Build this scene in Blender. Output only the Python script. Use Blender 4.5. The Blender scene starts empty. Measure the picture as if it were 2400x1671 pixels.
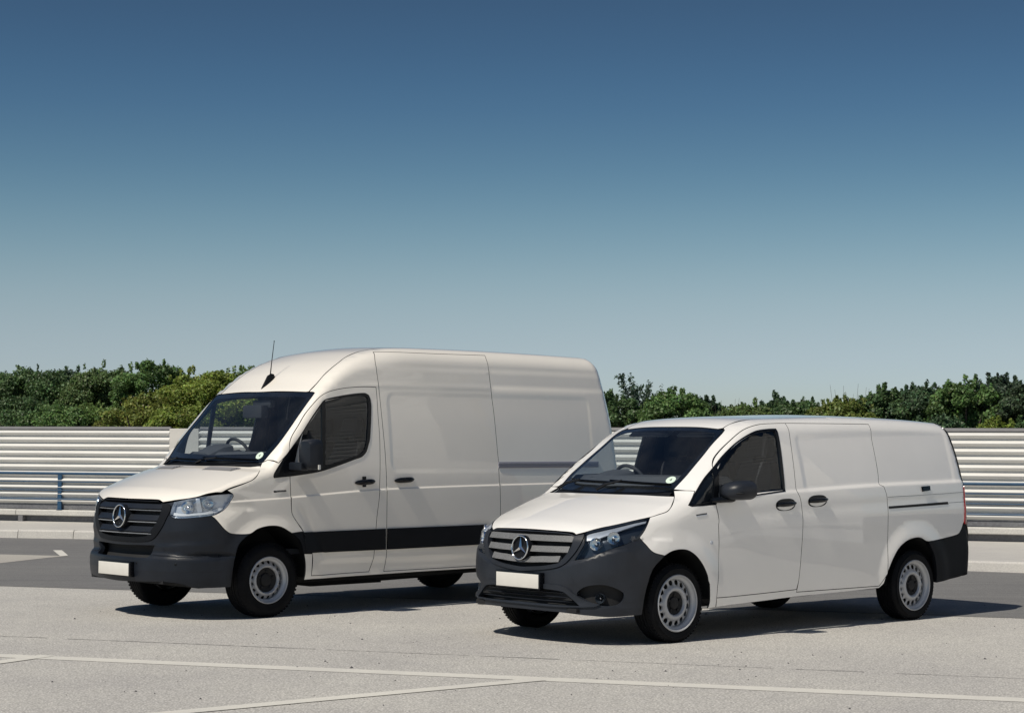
import bpy, bmesh, math, random
import numpy as np
from mathutils import Vector, Matrix
from mathutils.geometry import delaunay_2d_cdt

random.seed(7); rng = np.random.default_rng(7)
scene = bpy.context.scene
COL = scene.collection
R = math.radians

# ---------------------------------------------------------------- camera
CAM_H, PITCH, ROLL, F_PX = 1.6413, 0.0445, 0.0044, 4474.9
cam_d = bpy.data.cameras.new('camera'); cam = bpy.data.objects.new('camera', cam_d); COL.objects.link(cam)
cam_d.sensor_width = 36.0; cam_d.lens = 36.0 * F_PX / 2400.0
cam_d.clip_start = 0.1; cam_d.clip_end = 3000
_c, _s = math.cos(PITCH), math.sin(PITCH); _cr, _sr = math.cos(ROLL), math.sin(ROLL)
_D = Vector((0, _c, _s)); _V = Vector((0, -_s, _c)); _X = Vector((1, 0, 0))
_right = _X*_cr + _V*_sr; _up = -_X*_sr + _V*_cr
cam.matrix_world = Matrix(((_right.x, _up.x, -_D.x, 0), (_right.y, _up.y, -_D.y, 0), (_right.z, _up.z, -_D.z, CAM_H), (0, 0, 0, 1)))
scene.camera = cam

# ---------------------------------------------------------------- sun and sky
SUN_DIR = Vector((-.550, -.540, 1.0)).normalized()          # towards the sun
sun_d = bpy.data.lights.new('sun', 'SUN'); sun_d.energy = 3.5; sun_d.angle = R(.53); sun_d.color = (1.0, .925, .80)
sun = bpy.data.objects.new('sun', sun_d); COL.objects.link(sun)
sun.rotation_euler = SUN_DIR.to_track_quat('Z', 'Y').to_euler(); sun.location = SUN_DIR * 60
world = bpy.data.worlds.new('World'); scene.world = world; world.use_nodes = True
wn = world.node_tree.nodes; wl = world.node_tree.links
for n in list(wn): wn.remove(n)
sky = wn.new('ShaderNodeTexSky'); sky.sky_type = 'NISHITA'; sky.sun_disc = False
sky.sun_elevation = math.asin(SUN_DIR.z); sky.sun_rotation = math.atan2(SUN_DIR.x, SUN_DIR.y)
sky.air_density = 1.0; sky.dust_density = .6; sky.ozone_density = 1.2
tc = wn.new('ShaderNodeTexCoord'); sx = wn.new('ShaderNodeSeparateXYZ'); wl.new(tc.outputs['Generated'], sx.inputs[0])
ramp = wn.new('ShaderNodeValToRGB'); wl.new(sx.outputs['Z'], ramp.inputs['Fac'])
mul = wn.new('ShaderNodeMixRGB'); mul.blend_type = 'MULTIPLY'; mul.inputs['Fac'].default_value = 1
wl.new(sky.outputs[0], mul.inputs[1]); wl.new(ramp.outputs[0], mul.inputs[2])
bg = wn.new('ShaderNodeBackground'); bg.inputs['Strength'].default_value = .084
wl.new(mul.outputs[0], bg.inputs['Color'])
wo = wn.new('ShaderNodeOutputWorld'); wl.new(bg.outputs[0], wo.inputs['Surface'])
SKY_RAMP = ((0.0, (0.739, 0.867, 1.048)), (0.0189, (0.735, 0.844, 1.044)), (0.0301, (0.708, 0.809, 1.037)), (0.0412, (0.69, 0.765, 0.969)), (0.0524, (0.676, 0.733, 0.886)),
            (0.0636, (0.658, 0.711, 0.822)), (0.0747, (0.632, 0.691, 0.771)), (0.088, (0.58, 0.658, 0.716)), (0.1014, (0.515, 0.616, 0.669)), (0.1146, (0.454, 0.573, 0.627)),
            (0.1279, (0.393, 0.524, 0.586)), (0.141, (0.342, 0.479, 0.551)), (0.1563, (0.298, 0.434, 0.517)), (0.1715, (0.262, 0.395, 0.49)), (0.1867, (0.239, 0.366, 0.462)),
            (0.2017, (0.224, 0.339, 0.431)), (0.2267, (0.209, 0.305, 0.385)), (0.4, (0.247, 0.332, 0.411)), (1.0, (0.371, 0.454, 0.531)))

els = ramp.color_ramp.elements
for i, (p_, c_) in enumerate(SKY_RAMP):
    e_ = els[i] if i < 2 else els.new(p_)
    e_.position = p_; e_.color = (*c_, 1)
ramp.color_ramp.interpolation = 'B_SPLINE' if False else 'LINEAR'
vs = scene.view_settings
vs.view_transform = 'Standard'; vs.look = 'None'; vs.exposure = 0.25; vs.gamma = 1.0; vs.use_curve_mapping = False
scene.cycles.max_bounces = 10; scene.cycles.transparent_max_bounces = 16; scene.cycles.diffuse_bounces = 4

# ---------------------------------------------------------------- body surfaces
# Vehicle frame: x = metres rearward of the front axle, y = towards the left side, z = up.
def pchip(xs, ys, n=1500):
    xs = np.array(xs, float); ys = np.array(ys, float)
    h = np.diff(xs); dl = np.diff(ys) / h
    d = np.zeros_like(xs)
    for i in range(1, len(xs) - 1):
        if dl[i-1] * dl[i] > 0:
            w1 = 2*h[i] + h[i-1]; w2 = h[i] + 2*h[i-1]
            d[i] = (w1 + w2) / (w1/dl[i-1] + w2/dl[i])
    d[0] = dl[0]; d[-1] = dl[-1]
    X = np.linspace(xs[0], xs[-1], n)
    k = np.clip(np.searchsorted(xs, X, side='right') - 1, 0, len(h) - 1)
    t = (X - xs[k]) / h[k]
    Y = ((2*t**3 - 3*t**2 + 1)*ys[k] + (t**3 - 2*t**2 + t)*h[k]*d[k]
         + (-2*t**3 + 3*t**2)*ys[k+1] + (t**3 - t**2)*h[k]*d[k+1])
    D = np.gradient(Y, X)
    def f(q): return np.interp(q, X, Y)
    def g(q): return np.interp(q, X, D)
    f.d = g
    return f
def sst(a, b, x):
    t = np.clip((x - a) / (b - a), 0, 1)
    return t*t*(3 - 2*t)
def rmax(a, b, r):
    u = np.maximum(a + r, 0); v = np.maximum(b + r, 0)
    return np.sqrt(u*u + v*v) - r + np.minimum(np.maximum(a, b) + r, 0)
def rbox(x, z, x0, x1, z0, z1, r):
    qx = np.abs(x - (x0 + x1)/2) - (x1 - x0)/2 + r
    qz = np.abs(z - (z0 + z1)/2) - (z1 - z0)/2 + r
    return np.hypot(np.maximum(qx, 0), np.maximum(qz, 0)) + np.minimum(np.maximum(qx, qz), 0) - r

# ---- large van
LW = pchip([.1, .25, .40, .60, .80, 1.0, 1.25, 1.44, 1.8, 2.1, 2.35, 2.55, 2.8],
           [.96, .985, 1.0, 1.008, 1.01, 1.008, 1.0, .985, .948, .905, .868, .835, .79])
LTOP = pchip([-1.3, -1.0, -.9, -.75, -.5, -.25, -.12, -.105, .1, .3, .56, .65, .82, 1.05, 1.34, 1.66, 2.0, 2.8, 3.6, 4.2, 4.6, 5.0],
             [.99, 1.11, 1.15, 1.205, 1.295, 1.372, 1.405, 1.415, 1.64, 1.855, 2.13, 2.20, 2.325, 2.45, 2.55, 2.598, 2.610, 2.614, 2.608, 2.598, 2.588, 2.57])
LFR = pchip([0, .15, .22, .30, .38, .438, .452, .54, .575, .60, .62, .72, .85, .98, 1.06, 1.14, 1.2],
            [-.80, -.88, -.945, -.995, -1.025, -1.033, -1.035, -1.032, -1.018, -.99, -.98, -.985, -.985, -.968, -.94, -.89, -.84])
LRE = pchip([.2, .5, 1.0, 1.4, 1.8, 2.2, 2.45, 2.7], [4.74, 4.79, 4.80, 4.76, 4.71, 4.64, 4.585, 4.50])
LCR = pchip([-1.2, -.3, 0, .8, 1.6, 5], [.035, .035, .03, .02, .055, .065])
LBOW = pchip([0, .5, .75, .9, 1.05, 1.2, 1.45, 2.1, 2.5, 2.7], [.23, .24, .20, .22, .21, .15, .12, .11, .08, .0])
LCREASE = pchip([-.9, -.2, .2, 1.37, 2.86, 4.8], [1.06, 1.088, 1.108, 1.17, 1.193, 1.205])
def lcrease(s): return LCREASE(s)
def large_w(s, z):
    w = LW(z)
    ft = np.clip((.35 - s) / 1.35, 0, 1)
    w = w - .085 * ft**1.8 * (1 - .3*sst(.9, 1.3, z))
    w = w - .022 * np.clip((s - 2.6) / 2.1, 0, 1)**2
    zc = lcrease(s)
    w = w + .013 * (1 - sst(-.006, .011, z - zc)) * sst(-.8, -.45, s) * (1 - .5*sst(-.5, .35, zc - z))
    d = np.hypot(s, (z - .36)*1.0)
    w = w + .024 * (1 - sst(.44, .60, d)) * sst(-.75, -.45, s)
    d = np.hypot(s - 3.665, z - .36)
    w = w + .018 * (1 - sst(.46, .58, d))
    # pressed recesses in the load space sides
    q = rbox(s, z, 1.44, 4.30, 1.33, 2.125, .10)
    w = w - .0035 * (1 - sst(-.045, .015, q))
    w = w + .004 * np.exp(-((z - 2.19)/.012)**2) * sst(.9, 1.3, s)
    w = w + .003 * np.exp(-((z - 2.36)/.015)**2) * sst(1.0, 1.4, s)
    # swage running down behind the front wheel
    ln = (z - 1.03) + (s - .30)*1.55
    w = w - .010 * np.exp(-(ln/.05)**2) * sst(.45, .6, z) * (1 - sst(.95, 1.04, z))
    q = rbox(s, z, .55, 3.2, .36, .50, .05)
    w = w - .006 * (1 - sst(-.03, .01, q))
    return w
def large_F(s, y, z):
    ya = np.abs(y)
    bow = LBOW(z) * ya*ya
    sb = s - bow
    top = (z + LCR(s)*ya*ya - LTOP(sb)) / np.sqrt(1 + LTOP.d(sb)**2)
    fr = LFR(z) + .02*ya**4 - sb
    zr = .715 + .16*(ya - .5)**2                       # brow over the bumper corner
    fr = fr + .016*(sst(zr - .055, zr - .004, z) - sst(zr + .01, zr + .10, z))*sst(.42, .62, ya)
    fr = fr / np.sqrt(1 + np.clip(LFR.d(z), -2, 2)**2)
    a = rmax(top, fr, .07)
    side = ya - large_w(s, z)
    r = .30 + (.06 - .30)*sst(.98, 1.22, z)
    r = r + (.06 - .06)*sst(-.25, .1, s)*sst(1.2, 1.4, z)
    r = r + (.15 - .06)*sst(.6, 1.5, s)*sst(1.9, 2.3, z)
    r = np.where(z < 1.0, .30 + (.06-.30)*sst(-.5, .2, s), r)
    f = rmax(a, side, r)
    re = s + .035*ya*ya - LRE(z)
    f = rmax(f, re, .11 + .02*sst(2.1, 2.5, z))
    bot = (.235 + .06*sst(-.4, .4, s) + .03*sst(.5, 3, s)) - z
    return rmax(f, bot, .04)

# ---- smaller van
SW = pchip([.1, .25, .40, .60, .80, 1.0, 1.1, 1.25, 1.5, 1.7, 1.85, 2.1],
           [.90, .93, .948, .960, .964, .960, .952, .928, .872, .815, .765, .67])
STOP = pchip([-1.1, -.9, -.8, -.65, -.45, -.2, .02, .045, .30, .60, .80, .88, 1.0, 1.12, 1.3, 1.7, 2.4, 3.2, 3.6, 3.9, 4.3],
             [.83, .905, .945, 1.0, 1.07, 1.145, 1.205, 1.215, 1.395, 1.60, 1.732, 1.774, 1.822, 1.852, 1.870, 1.885, 1.903, 1.895, 1.880, 1.862, 1.83])
SFR = pchip([0, .12, .18, .24, .30, .36, .45, .55, .65, .75, .85, .92, .98, 1.05],
            [-.75, -.82, -.87, -.905, -.908, -.895, -.885, -.885, -.88, -.868, -.845, -.81, -.76, -.68])
SRE = pchip([.1, .35, .6, .8, 1.0, 1.25, 1.5, 1.7, 1.9], [4.08, 4.18, 4.185, 4.155, 4.13, 4.125, 4.09, 4.04, 3.98])
SCR = pchip([-1.2, -.3, .1, .9, 1.6, 5], [.07, .07, .05, .05, .06, .07])
SBOW = pchip([0, .3, .5, .8, .9, 1.0, 1.24, 1.75, 1.9], [.27, .26, .24, .25, .25, .20, .15, .13, .1])
SBELT = pchip([-.5, .2, 1.6, 2.7, 3.9, 4.3], [1.12, 1.16, 1.215, 1.252, 1.272, 1.28])
def sbelt(s): return SBELT(s)
def small_w(s, z):
    w = SW(z)
    ft = np.clip((.55 - s) / 1.45, 0, 1)
    w = w - .075 * ft**1.8 - .03*ft*sst(1.0, 1.3, z)
    w = w - .045 * np.clip((s - 2.4) / 1.8, 0, 1)**2
    zc = sbelt(s)
    w = w + .016 * (1 - sst(-.010, .030, z - zc)) * sst(.2, 1.0, s) * (1 - sst(-.1, .5, zc - z))
    d = np.hypot(s, z - .335)
    w = w + .026 * (1 - sst(.42, .60, d)) * sst(-.75, -.4, s)
    d = np.hypot(s - 3.2, z - .335)
    w = w + .020 * (1 - sst(.44, .60, d))
    q = rbox(s, z - SBELT(s), 1.62, 3.93, -.01, .50, .07)
    w = w - .0065 * (1 - sst(-.06, .010, q))
    # shoulder hollow under the belt
    w = w - .006 * np.exp(-((z - zc + .16)/.06)**2) * sst(.3, .9, s)
    return w
def small_F(s, y, z):
    ya = np.abs(y)
    sb = s - SBOW(z) * ya*ya
    top = (z + SCR(s)*ya*ya - STOP(sb)) / np.sqrt(1 + STOP.d(sb)**2)
    fr = SFR(z) + .03*ya**4 - sb
    zr = .615 + .34*(ya - .45)                         # shelf under the head lamp
    fr = fr - .022*(1 - sst(zr - .004, zr + .034, z))*sst(.30, .62, ya)*sst(zr - .34, zr - .10, z)
    fr = fr / np.sqrt(1 + np.clip(SFR.d(z), -2, 2)**2)
    a = rmax(top, fr, .07)
    side = ya - small_w(s, z)
    r = .26 + (.12 - .26)*sst(.75, 1.05, z)
    r = r + (.07 - .12)*sst(-.1, .25, s)*sst(1.0, 1.2, z)
    r = r + (.11 - .07)*sst(.8, 1.6, s)*sst(1.5, 1.7, z)
    r = np.where(z < .85, .26 + (.06-.26)*sst(-.5, .2, s), r)
    f = rmax(a, side, r)
    re = s + .05*ya*ya - SRE(z)
    f = rmax(f, re, .09 - .03*sst(1.3,1.7,z))
    bot = (.15 + .08*sst(-.5, .2, s) + .02*sst(.5, 3, s) + .09*sst(3.3, 4.0, s)) - z
    return rmax(f, bot, .04)

# outlines of the body panels in vehicle coordinates (metres)
TR = {
 's': {
  'hood_front': [(-0.917, 0.028, 1.093), (-0.905, 0.228, 1.095), (-0.886, 0.372, 1.095), (-0.874, 0.451, 1.093), (-0.875, 0.495, 1.08), (-0.877, 0.517, 1.069)],
  'hood_side': [(-0.875, 0.514, 1.073), (-0.836, 0.622, 1.09), (-0.724, 0.844, 1.127), (-0.546, 0.947, 1.157), (-0.478, 0.963, 1.187), (-0.292, 0.98, 1.246), (-0.184, 0.979, 1.289), (-0.115, 0.948, 1.343), (-0.011, 0.83, 1.402), (0.018, 0.817, 1.434)],
  'ws_base': [(-0.056, 0.446, 1.43), (-0.087, -0.115, 1.428)],
  'ws_side': [(0.026, 0.817, 1.441), (0.086, 0.827, 1.509), (0.208, 0.849, 1.647), (0.324, 0.841, 1.776), (0.43, 0.831, 1.895), (0.529, 0.829, 2.008), (0.618, 0.82, 2.102)],
  'ws_top': [(0.619, 0.819, 2.103), (0.574, 0.538, 2.108), (0.541, 0.188, 2.109), (0.536, -0.006, 2.108)],
  'pillar_seam': [(0.051, 0.858, 1.459), (0.093, 0.972, 1.432)],
  'roof_seam': [(0.687, 0.728, 2.174), (0.715, 0.726, 2.196), (0.813, 0.704, 2.276), (0.923, 0.684, 2.35), (1.038, 0.66, 2.415), (1.161, 0.61, 2.47), (1.345, 0.502, 2.536), (1.549, 0.371, 2.579)],
  'door': [(0.445, 1.028, 0.372), (0.452, 1.03, 0.577), (0.352, 1.021, 0.789), (0.27, 1.016, 0.891), (0.221, 1.015, 0.965), (0.214, 1.004, 1.121), (0.209, 0.996, 1.303), (0.212, 0.975, 1.537), (0.233, 0.952, 1.616), (0.274, 0.931, 1.685), (0.363, 0.915, 1.791), (0.454, 0.898, 1.899), (0.534, 0.897, 1.98), (0.613, 0.897, 2.051), (0.678, 0.9, 2.092), (0.771, 0.901, 2.124), (0.938, 0.897, 2.153), (1.148, 0.895, 2.169), (1.317, 0.895, 2.17), (1.32, 0.907, 2.086), (1.313, 0.938, 1.877), (1.315, 0.958, 1.712), (1.307, 0.98, 1.493), (1.296, 0.995, 1.329), (1.279, 1.013, 1.147), (1.268, 1.015, 1.05), (1.248, 1.016, 0.931), (1.238, 1.016, 0.845), (1.217, 1.014, 0.575), (1.202, 1.005, 0.478), (1.158, 1, 0.377), (0.87, 1.001, 0.375)],
  'win_black': [(0.02, 0.992, 1.308), (0.029, 0.988, 1.334), (0.126, 0.977, 1.453), (0.219, 0.972, 1.553), (0.358, 0.959, 1.701), (0.504, 0.938, 1.872), (0.653, 0.916, 2.025), (0.709, 0.913, 2.047), (0.876, 0.908, 2.078), (1.044, 0.905, 2.101), (1.17, 0.904, 2.109), (1.217, 0.906, 2.09), (1.235, 0.914, 2.041), (1.236, 0.924, 1.975), (1.216, 0.945, 1.821), (1.189, 0.964, 1.657), (1.163, 0.971, 1.591), (1.138, 0.976, 1.537), (1.08, 0.981, 1.488), (0.988, 0.983, 1.461), (0.821, 0.987, 1.413), (0.575, 0.993, 1.351), (0.315, 0.996, 1.316), (0.026, 0.993, 1.292)],
  'win_main': [(0.677, 0.916, 2.028), (0.901, 0.911, 2.062), (1.153, 0.908, 2.081), (1.193, 0.91, 2.067), (1.202, 0.917, 2.018), (1.178, 0.945, 1.821), (1.156, 0.962, 1.678), (1.127, 0.972, 1.58), (1.089, 0.977, 1.531), (1.032, 0.979, 1.504), (0.823, 0.984, 1.451), (0.625, 0.988, 1.404)],
  'win_quarter': [(0.625, 0.924, 1.976), (0.586, 0.988, 1.409), (0.39, 0.991, 1.373), (0.247, 0.99, 1.374), (0.356, 0.962, 1.675), (0.502, 0.942, 1.851)],
  'slide': [(1.408, 0.735, 2.523), (1.345, 0.849, 2.408), (1.353, 0.895, 2.175), (1.357, 0.927, 1.955), (1.362, 0.949, 1.789), (1.372, 0.974, 1.559), (1.375, 0.995, 1.328), (1.367, 1.016, 0.798), (1.371, 1.014, 0.581), (1.364, 1.004, 0.461), (1.346, 1.001, 0.373), (2.578, 1.001, 0.376), (2.877, 0.995, 1.316), (2.883, 0.975, 1.432), (2.876, 0.965, 1.548), (2.868, 0.937, 1.803), (2.864, 0.915, 1.965), (2.854, 0.899, 2.14), (2.846, 0.862, 2.385), (2.845, 0.828, 2.491), (2.86, 0.788, 2.537), (2.023, 0.794, 2.53)],
  'stripe_top': [(0.204, 1.037, 0.779), (0.351, 1.022, 0.782), (1.364, 1.016, 0.789), (2.722, 1.016, 0.795)],
  'stripe_bot': [(0.361, 1.038, 0.584), (1.368, 1.014, 0.584), (2.633, 1.014, 0.591)],
  'sill': [(0.36, 1.025, 0.335), (1.143, 1.002, 0.343), (2.576, 1.002, 0.356)],
  'arch': [(-0.435, 0.985, 0.79), (-0.257, 1.014, 0.784), (-0.174, 1.018, 0.825), (-0.102, 1.022, 0.844), (-0.028, 1.026, 0.852), (0.046, 1.029, 0.848), (0.107, 1.032, 0.831), (0.207, 1.037, 0.778)],
  'sill_front': [(0.351, 1.038, 0.581), (0.371, 1.035, 0.481), (0.372, 1.03, 0.397), (0.357, 1.025, 0.335)],
  'rail': [(2.861, 0.975, 1.432), (4.017, 0.966, 1.432), (3.897, 0.973, 1.368), (2.856, 0.981, 1.367)],
  'light': [(-0.879, 0.642, 0.958), (-0.863, 0.645, 1.023), (-0.839, 0.643, 1.078), (-0.771, 0.776, 1.107), (-0.626, 0.919, 1.139), (-0.421, 0.975, 1.151), (-0.414, 0.974, 1.13), (-0.451, 0.967, 1.07), (-0.503, 0.955, 1.009), (-0.581, 0.945, 0.968), (-0.621, 0.925, 0.956), (-0.71, 0.868, 0.943), (-0.819, 0.761, 0.931), (-0.865, 0.686, 0.936)],
  'bump_fender': [(-0.621, 0.925, 0.955), (-0.59, 0.942, 0.93), (-0.503, 0.977, 0.827), (-0.435, 0.985, 0.79), (-0.257, 1.014, 0.784)],
  'bump_bot': [(-0.991, 0.348, 0.344), (-0.925, 0.631, 0.352), (-0.841, 0.759, 0.34), (-0.762, 0.821, 0.311), (-0.634, 0.902, 0.3), (-0.554, 0.941, 0.304)],
  'gr_out': [(-0.878, 0.521, 1.066), (-0.866, 0.588, 1.056), (-0.862, 0.634, 1.037), (-0.872, 0.641, 0.997), (-0.89, 0.617, 0.938), (-0.913, 0.571, 0.844), (-0.934, 0.498, 0.76), (-0.945, 0.441, 0.726), (-0.955, 0.382, 0.714), (-0.973, 0.237, 0.704), (-0.984, 0.034, 0.702)],
  'gr_in': [(-0.916, 0.026, 1.094), (-0.874, 0.451, 1.093), (-0.875, 0.5, 1.079), (-0.884, 0.534, 1.046), (-0.898, 0.543, 1), (-0.917, 0.521, 0.924), (-0.935, 0.476, 0.853), (-0.946, 0.43, 0.805), (-0.954, 0.39, 0.762), (-0.974, 0.237, 0.748), (-0.985, 0.034, 0.746)],
  'intake': [(-0.982, 0.032, 0.669), (-0.96, 0.326, 0.675), (-0.934, 0.479, 0.678), (-0.935, 0.449, 0.63), (-0.964, 0.442, 0.584), (-0.979, 0.423, 0.569), (-1.003, 0.288, 0.566), (-1.02, 0.096, 0.567)],
  'intake_out': [(-0.934, 0.479, 0.675), (-0.915, 0.556, 0.663), (-0.896, 0.611, 0.63), (-0.893, 0.682, 0.583), (-0.98, 0.425, 0.566)],
  'ridge': [(-0.897, 0.697, 0.566), (-0.795, 0.824, 0.553), (-0.634, 0.924, 0.572)],
  'ridge2': [(-1.014, 0.291, 0.444), (-0.933, 0.641, 0.45), (-0.809, 0.816, 0.462)],
  'vent': [(-0.306, 0.204, 1.353), (-0.114, 0.151, 1.406), (-0.044, 0.626, 1.414), (-0.054, 0.688, 1.395), (-0.204, 0.641, 1.356)],
  'handle1': [(0.977, 1, 1.251), (1.224, 1, 1.248), (1.103, 0.997, 1.298), (1.1, 1.002, 1.198)],
  'handle2': [(1.468, 0.999, 1.264), (1.72, 0.999, 1.261), (1.592, 0.996, 1.31), (1.588, 1.002, 1.216)],
  'badge': [(0.021, 0.998, 1.175), (0.16, 1.001, 1.18), (0.16, 1.002, 1.166), (0.021, 0.999, 1.158)],
  'slats': [(-0.892, 0.543, 1.02), (-0.922, 0.508, 0.912), (-0.944, 0.443, 0.802)],
  'slat_l': [(-0.961, 0.05, 1.005), (-0.98, 0.079, 0.899), (-0.984, 0.076, 0.793)],
  'crease': [(-0.179, 1, 1.088), (0.208, 1.011, 1.107), (1.361, 1.009, 1.17), (2.854, 1.008, 1.193)],
  'marker': [(-0.207, 1.023, 0.752)],
  'uline': [(1.498, 0.901, 2.118), (2.853, 0.9, 2.128)],
 },
 'v': {
  'hood_front': [(-0.794, -0.063, 0.917), (-0.786, 0.194, 0.916), (-0.766, 0.346, 0.912), (-0.741, 0.474, 0.905), (-0.747, 0.508, 0.89)],
  'hood_side': [(-0.745, 0.514, 0.89), (-0.688, 0.59, 0.916), (-0.545, 0.71, 0.962), (-0.379, 0.809, 1.004), (-0.243, 0.859, 1.029), (-0.153, 0.876, 1.051), (-0.069, 0.887, 1.073), (-0.004, 0.871, 1.109), (0.075, 0.822, 1.154), (0.145, 0.766, 1.19), (0.198, 0.709, 1.236)],
  'ws_base': [(0.141, 0.43, 1.246), (0.101, 0.053, 1.246)],
  'ws_side': [(0.208, 0.692, 1.247), (0.286, 0.695, 1.307), (0.432, 0.691, 1.416), (0.598, 0.67, 1.534), (0.765, 0.65, 1.653), (0.922, 0.621, 1.751)],
  'ws_top': [(0.926, 0.618, 1.753), (0.9, 0.391, 1.767), (0.881, 0.047, 1.774)],
  'door': [(0.447, 0.967, 0.347), (0.45, 0.972, 0.427), (0.465, 0.971, 0.529), (0.479, 0.964, 0.786), (0.474, 0.963, 0.941), (0.482, 0.961, 0.993), (0.455, 0.951, 1.122), (0.524, 0.853, 1.431), (0.569, 0.812, 1.483), (0.636, 0.786, 1.535), (0.75, 0.78, 1.614), (0.871, 0.778, 1.688), (0.982, 0.768, 1.742), (1.09, 0.762, 1.776), (1.242, 0.753, 1.802), (1.457, 0.746, 1.812), (1.603, 0.743, 1.816), (1.561, 0.799, 1.746), (1.559, 0.836, 1.63), (1.536, 0.89, 1.426), (1.504, 0.948, 1.211), (1.534, 0.956, 1.17), (1.556, 0.96, 1.075), (1.563, 0.966, 0.981), (1.559, 0.966, 0.846), (1.542, 0.961, 0.644), (1.522, 0.951, 0.442), (1.499, 0.945, 0.365), (1.021, 0.943, 0.352)],
  'win_black': [(0.153, 0.92, 1.121), (0.213, 0.903, 1.177), (0.382, 0.869, 1.329), (0.524, 0.853, 1.431), (0.652, 0.833, 1.522), (0.825, 0.82, 1.628), (0.975, 0.81, 1.695), (1.131, 0.797, 1.743), (1.28, 0.791, 1.76), (1.407, 0.789, 1.765), (1.415, 0.8, 1.745), (1.412, 0.828, 1.657), (1.388, 0.883, 1.454), (1.372, 0.914, 1.32), (1.36, 0.94, 1.218), (1.012, 0.952, 1.192), (0.467, 0.949, 1.145), (0.182, 0.932, 1.112)],
  'win_main': [(0.556, 0.871, 1.432), (0.815, 0.829, 1.612), (0.965, 0.819, 1.679), (1.12, 0.806, 1.725), (1.269, 0.801, 1.742), (1.379, 0.799, 1.747), (1.379, 0.826, 1.663), (1.353, 0.883, 1.454), (1.341, 0.914, 1.32), (1.334, 0.934, 1.227), (1.02, 0.945, 1.202), (0.492, 0.947, 1.161)],
  'win_quarter': [(0.496, 0.87, 1.399), (0.431, 0.946, 1.151), (0.203, 0.93, 1.127), (0.197, 0.921, 1.142), (0.359, 0.891, 1.291)],
  'slide': [(1.603, 0.743, 1.816), (1.561, 0.799, 1.746), (1.559, 0.836, 1.63), (1.536, 0.89, 1.426), (1.504, 0.948, 1.211), (1.534, 0.956, 1.17), (1.556, 0.96, 1.075), (1.563, 0.966, 0.981), (1.559, 0.966, 0.846), (1.542, 0.961, 0.644), (1.522, 0.951, 0.442), (1.502, 0.942, 0.342), (2.66, 0.948, 0.342), (2.757, 0.97, 0.451), (2.776, 0.964, 0.981), (2.773, 0.953, 1.151), (2.742, 0.942, 1.243), (2.692, 0.924, 1.264), (2.712, 0.895, 1.349), (2.721, 0.854, 1.519), (2.728, 0.813, 1.661), (2.756, 0.757, 1.816)],
  'roof_seam': [(0.982, 0.768, 1.742), (1.683, 0.553, 1.865)],
  'side_top': [(1.561, 0.778, 1.78), (2.717, 0.787, 1.775), (3.432, 0.78, 1.752), (3.843, 0.766, 1.725)],
  'sill': [(0.354, 0.955, 0.264), (1.031, 0.934, 0.278), (1.507, 0.937, 0.301), (2.662, 0.945, 0.321)],
  'sill2': [(0.35, 0.916, 0.229), (1.439, 0.934, 0.277), (2.672, 0.946, 0.313)],
  'arch_r': [(2.67, 0.948, 0.334), (2.713, 0.959, 0.361), (2.747, 0.968, 0.445), (2.829, 0.977, 0.583), (2.92, 0.978, 0.679), (3.038, 0.978, 0.74), (3.159, 0.976, 0.764), (3.257, 0.974, 0.761), (3.369, 0.97, 0.725)],
  'bump_r': [(3.369, 0.97, 0.725), (3.69, 0.94, 0.747), (3.9, 0.933, 0.777), (3.953, 0.931, 0.82), (3.975, 0.93, 0.864)],
  'bump_rb': [(3.524, 0.943, 0.33), (3.953, 0.91, 0.368), (4.028, 0.911, 0.395), (4.083, 0.908, 0.459)],
  'arch_f': [(-0.179, 0.967, 0.721), (-0.102, 0.972, 0.751), (-0.011, 0.976, 0.764), (0.081, 0.98, 0.755), (0.175, 0.982, 0.709), (0.259, 0.983, 0.63), (0.317, 0.981, 0.542), (0.333, 0.978, 0.493), (0.349, 0.977, 0.464), (0.364, 0.964, 0.319), (0.343, 0.957, 0.272)],
  'bump_fender': [(-0.395, 0.891, 0.869), (-0.352, 0.914, 0.818), (-0.313, 0.941, 0.766), (-0.273, 0.954, 0.742), (-0.179, 0.967, 0.719)],
  'light': [(-0.797, 0.557, 0.687), (-0.773, 0.598, 0.762), (-0.752, 0.624, 0.818), (-0.712, 0.588, 0.897), (-0.692, 0.594, 0.912), (-0.55, 0.716, 0.959), (-0.382, 0.812, 1.001), (-0.246, 0.862, 1.026), (-0.296, 0.884, 0.973), (-0.341, 0.89, 0.919), (-0.395, 0.891, 0.869), (-0.503, 0.867, 0.825), (-0.637, 0.805, 0.781), (-0.734, 0.705, 0.724), (-0.766, 0.645, 0.704)],
  'gr_in': [(-0.795, -0.062, 0.916), (-0.778, 0.272, 0.913), (-0.743, 0.476, 0.903), (-0.752, 0.514, 0.883), (-0.765, 0.524, 0.862), (-0.791, 0.519, 0.793), (-0.812, 0.482, 0.728), (-0.831, 0.434, 0.674), (-0.836, 0.414, 0.658), (-0.862, 0.278, 0.632), (-0.879, 0.121, 0.618), (-0.882, 0.028, 0.614)],
  'gr_out': [(-0.75, 0.513, 0.886), (-0.718, 0.586, 0.892), (-0.739, 0.6, 0.864), (-0.767, 0.587, 0.807), (-0.793, 0.547, 0.736), (-0.822, 0.476, 0.658), (-0.84, 0.41, 0.623), (-0.864, 0.28, 0.6), (-0.884, 0.03, 0.576)],
  'intake': [(-0.867, 0.271, 0.444), (-0.832, 0.462, 0.431), (-0.819, 0.525, 0.396), (-0.8, 0.623, 0.321), (-0.868, 0.373, 0.321), (-0.903, 0.052, 0.326), (-0.885, 0.032, 0.44)],
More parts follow.
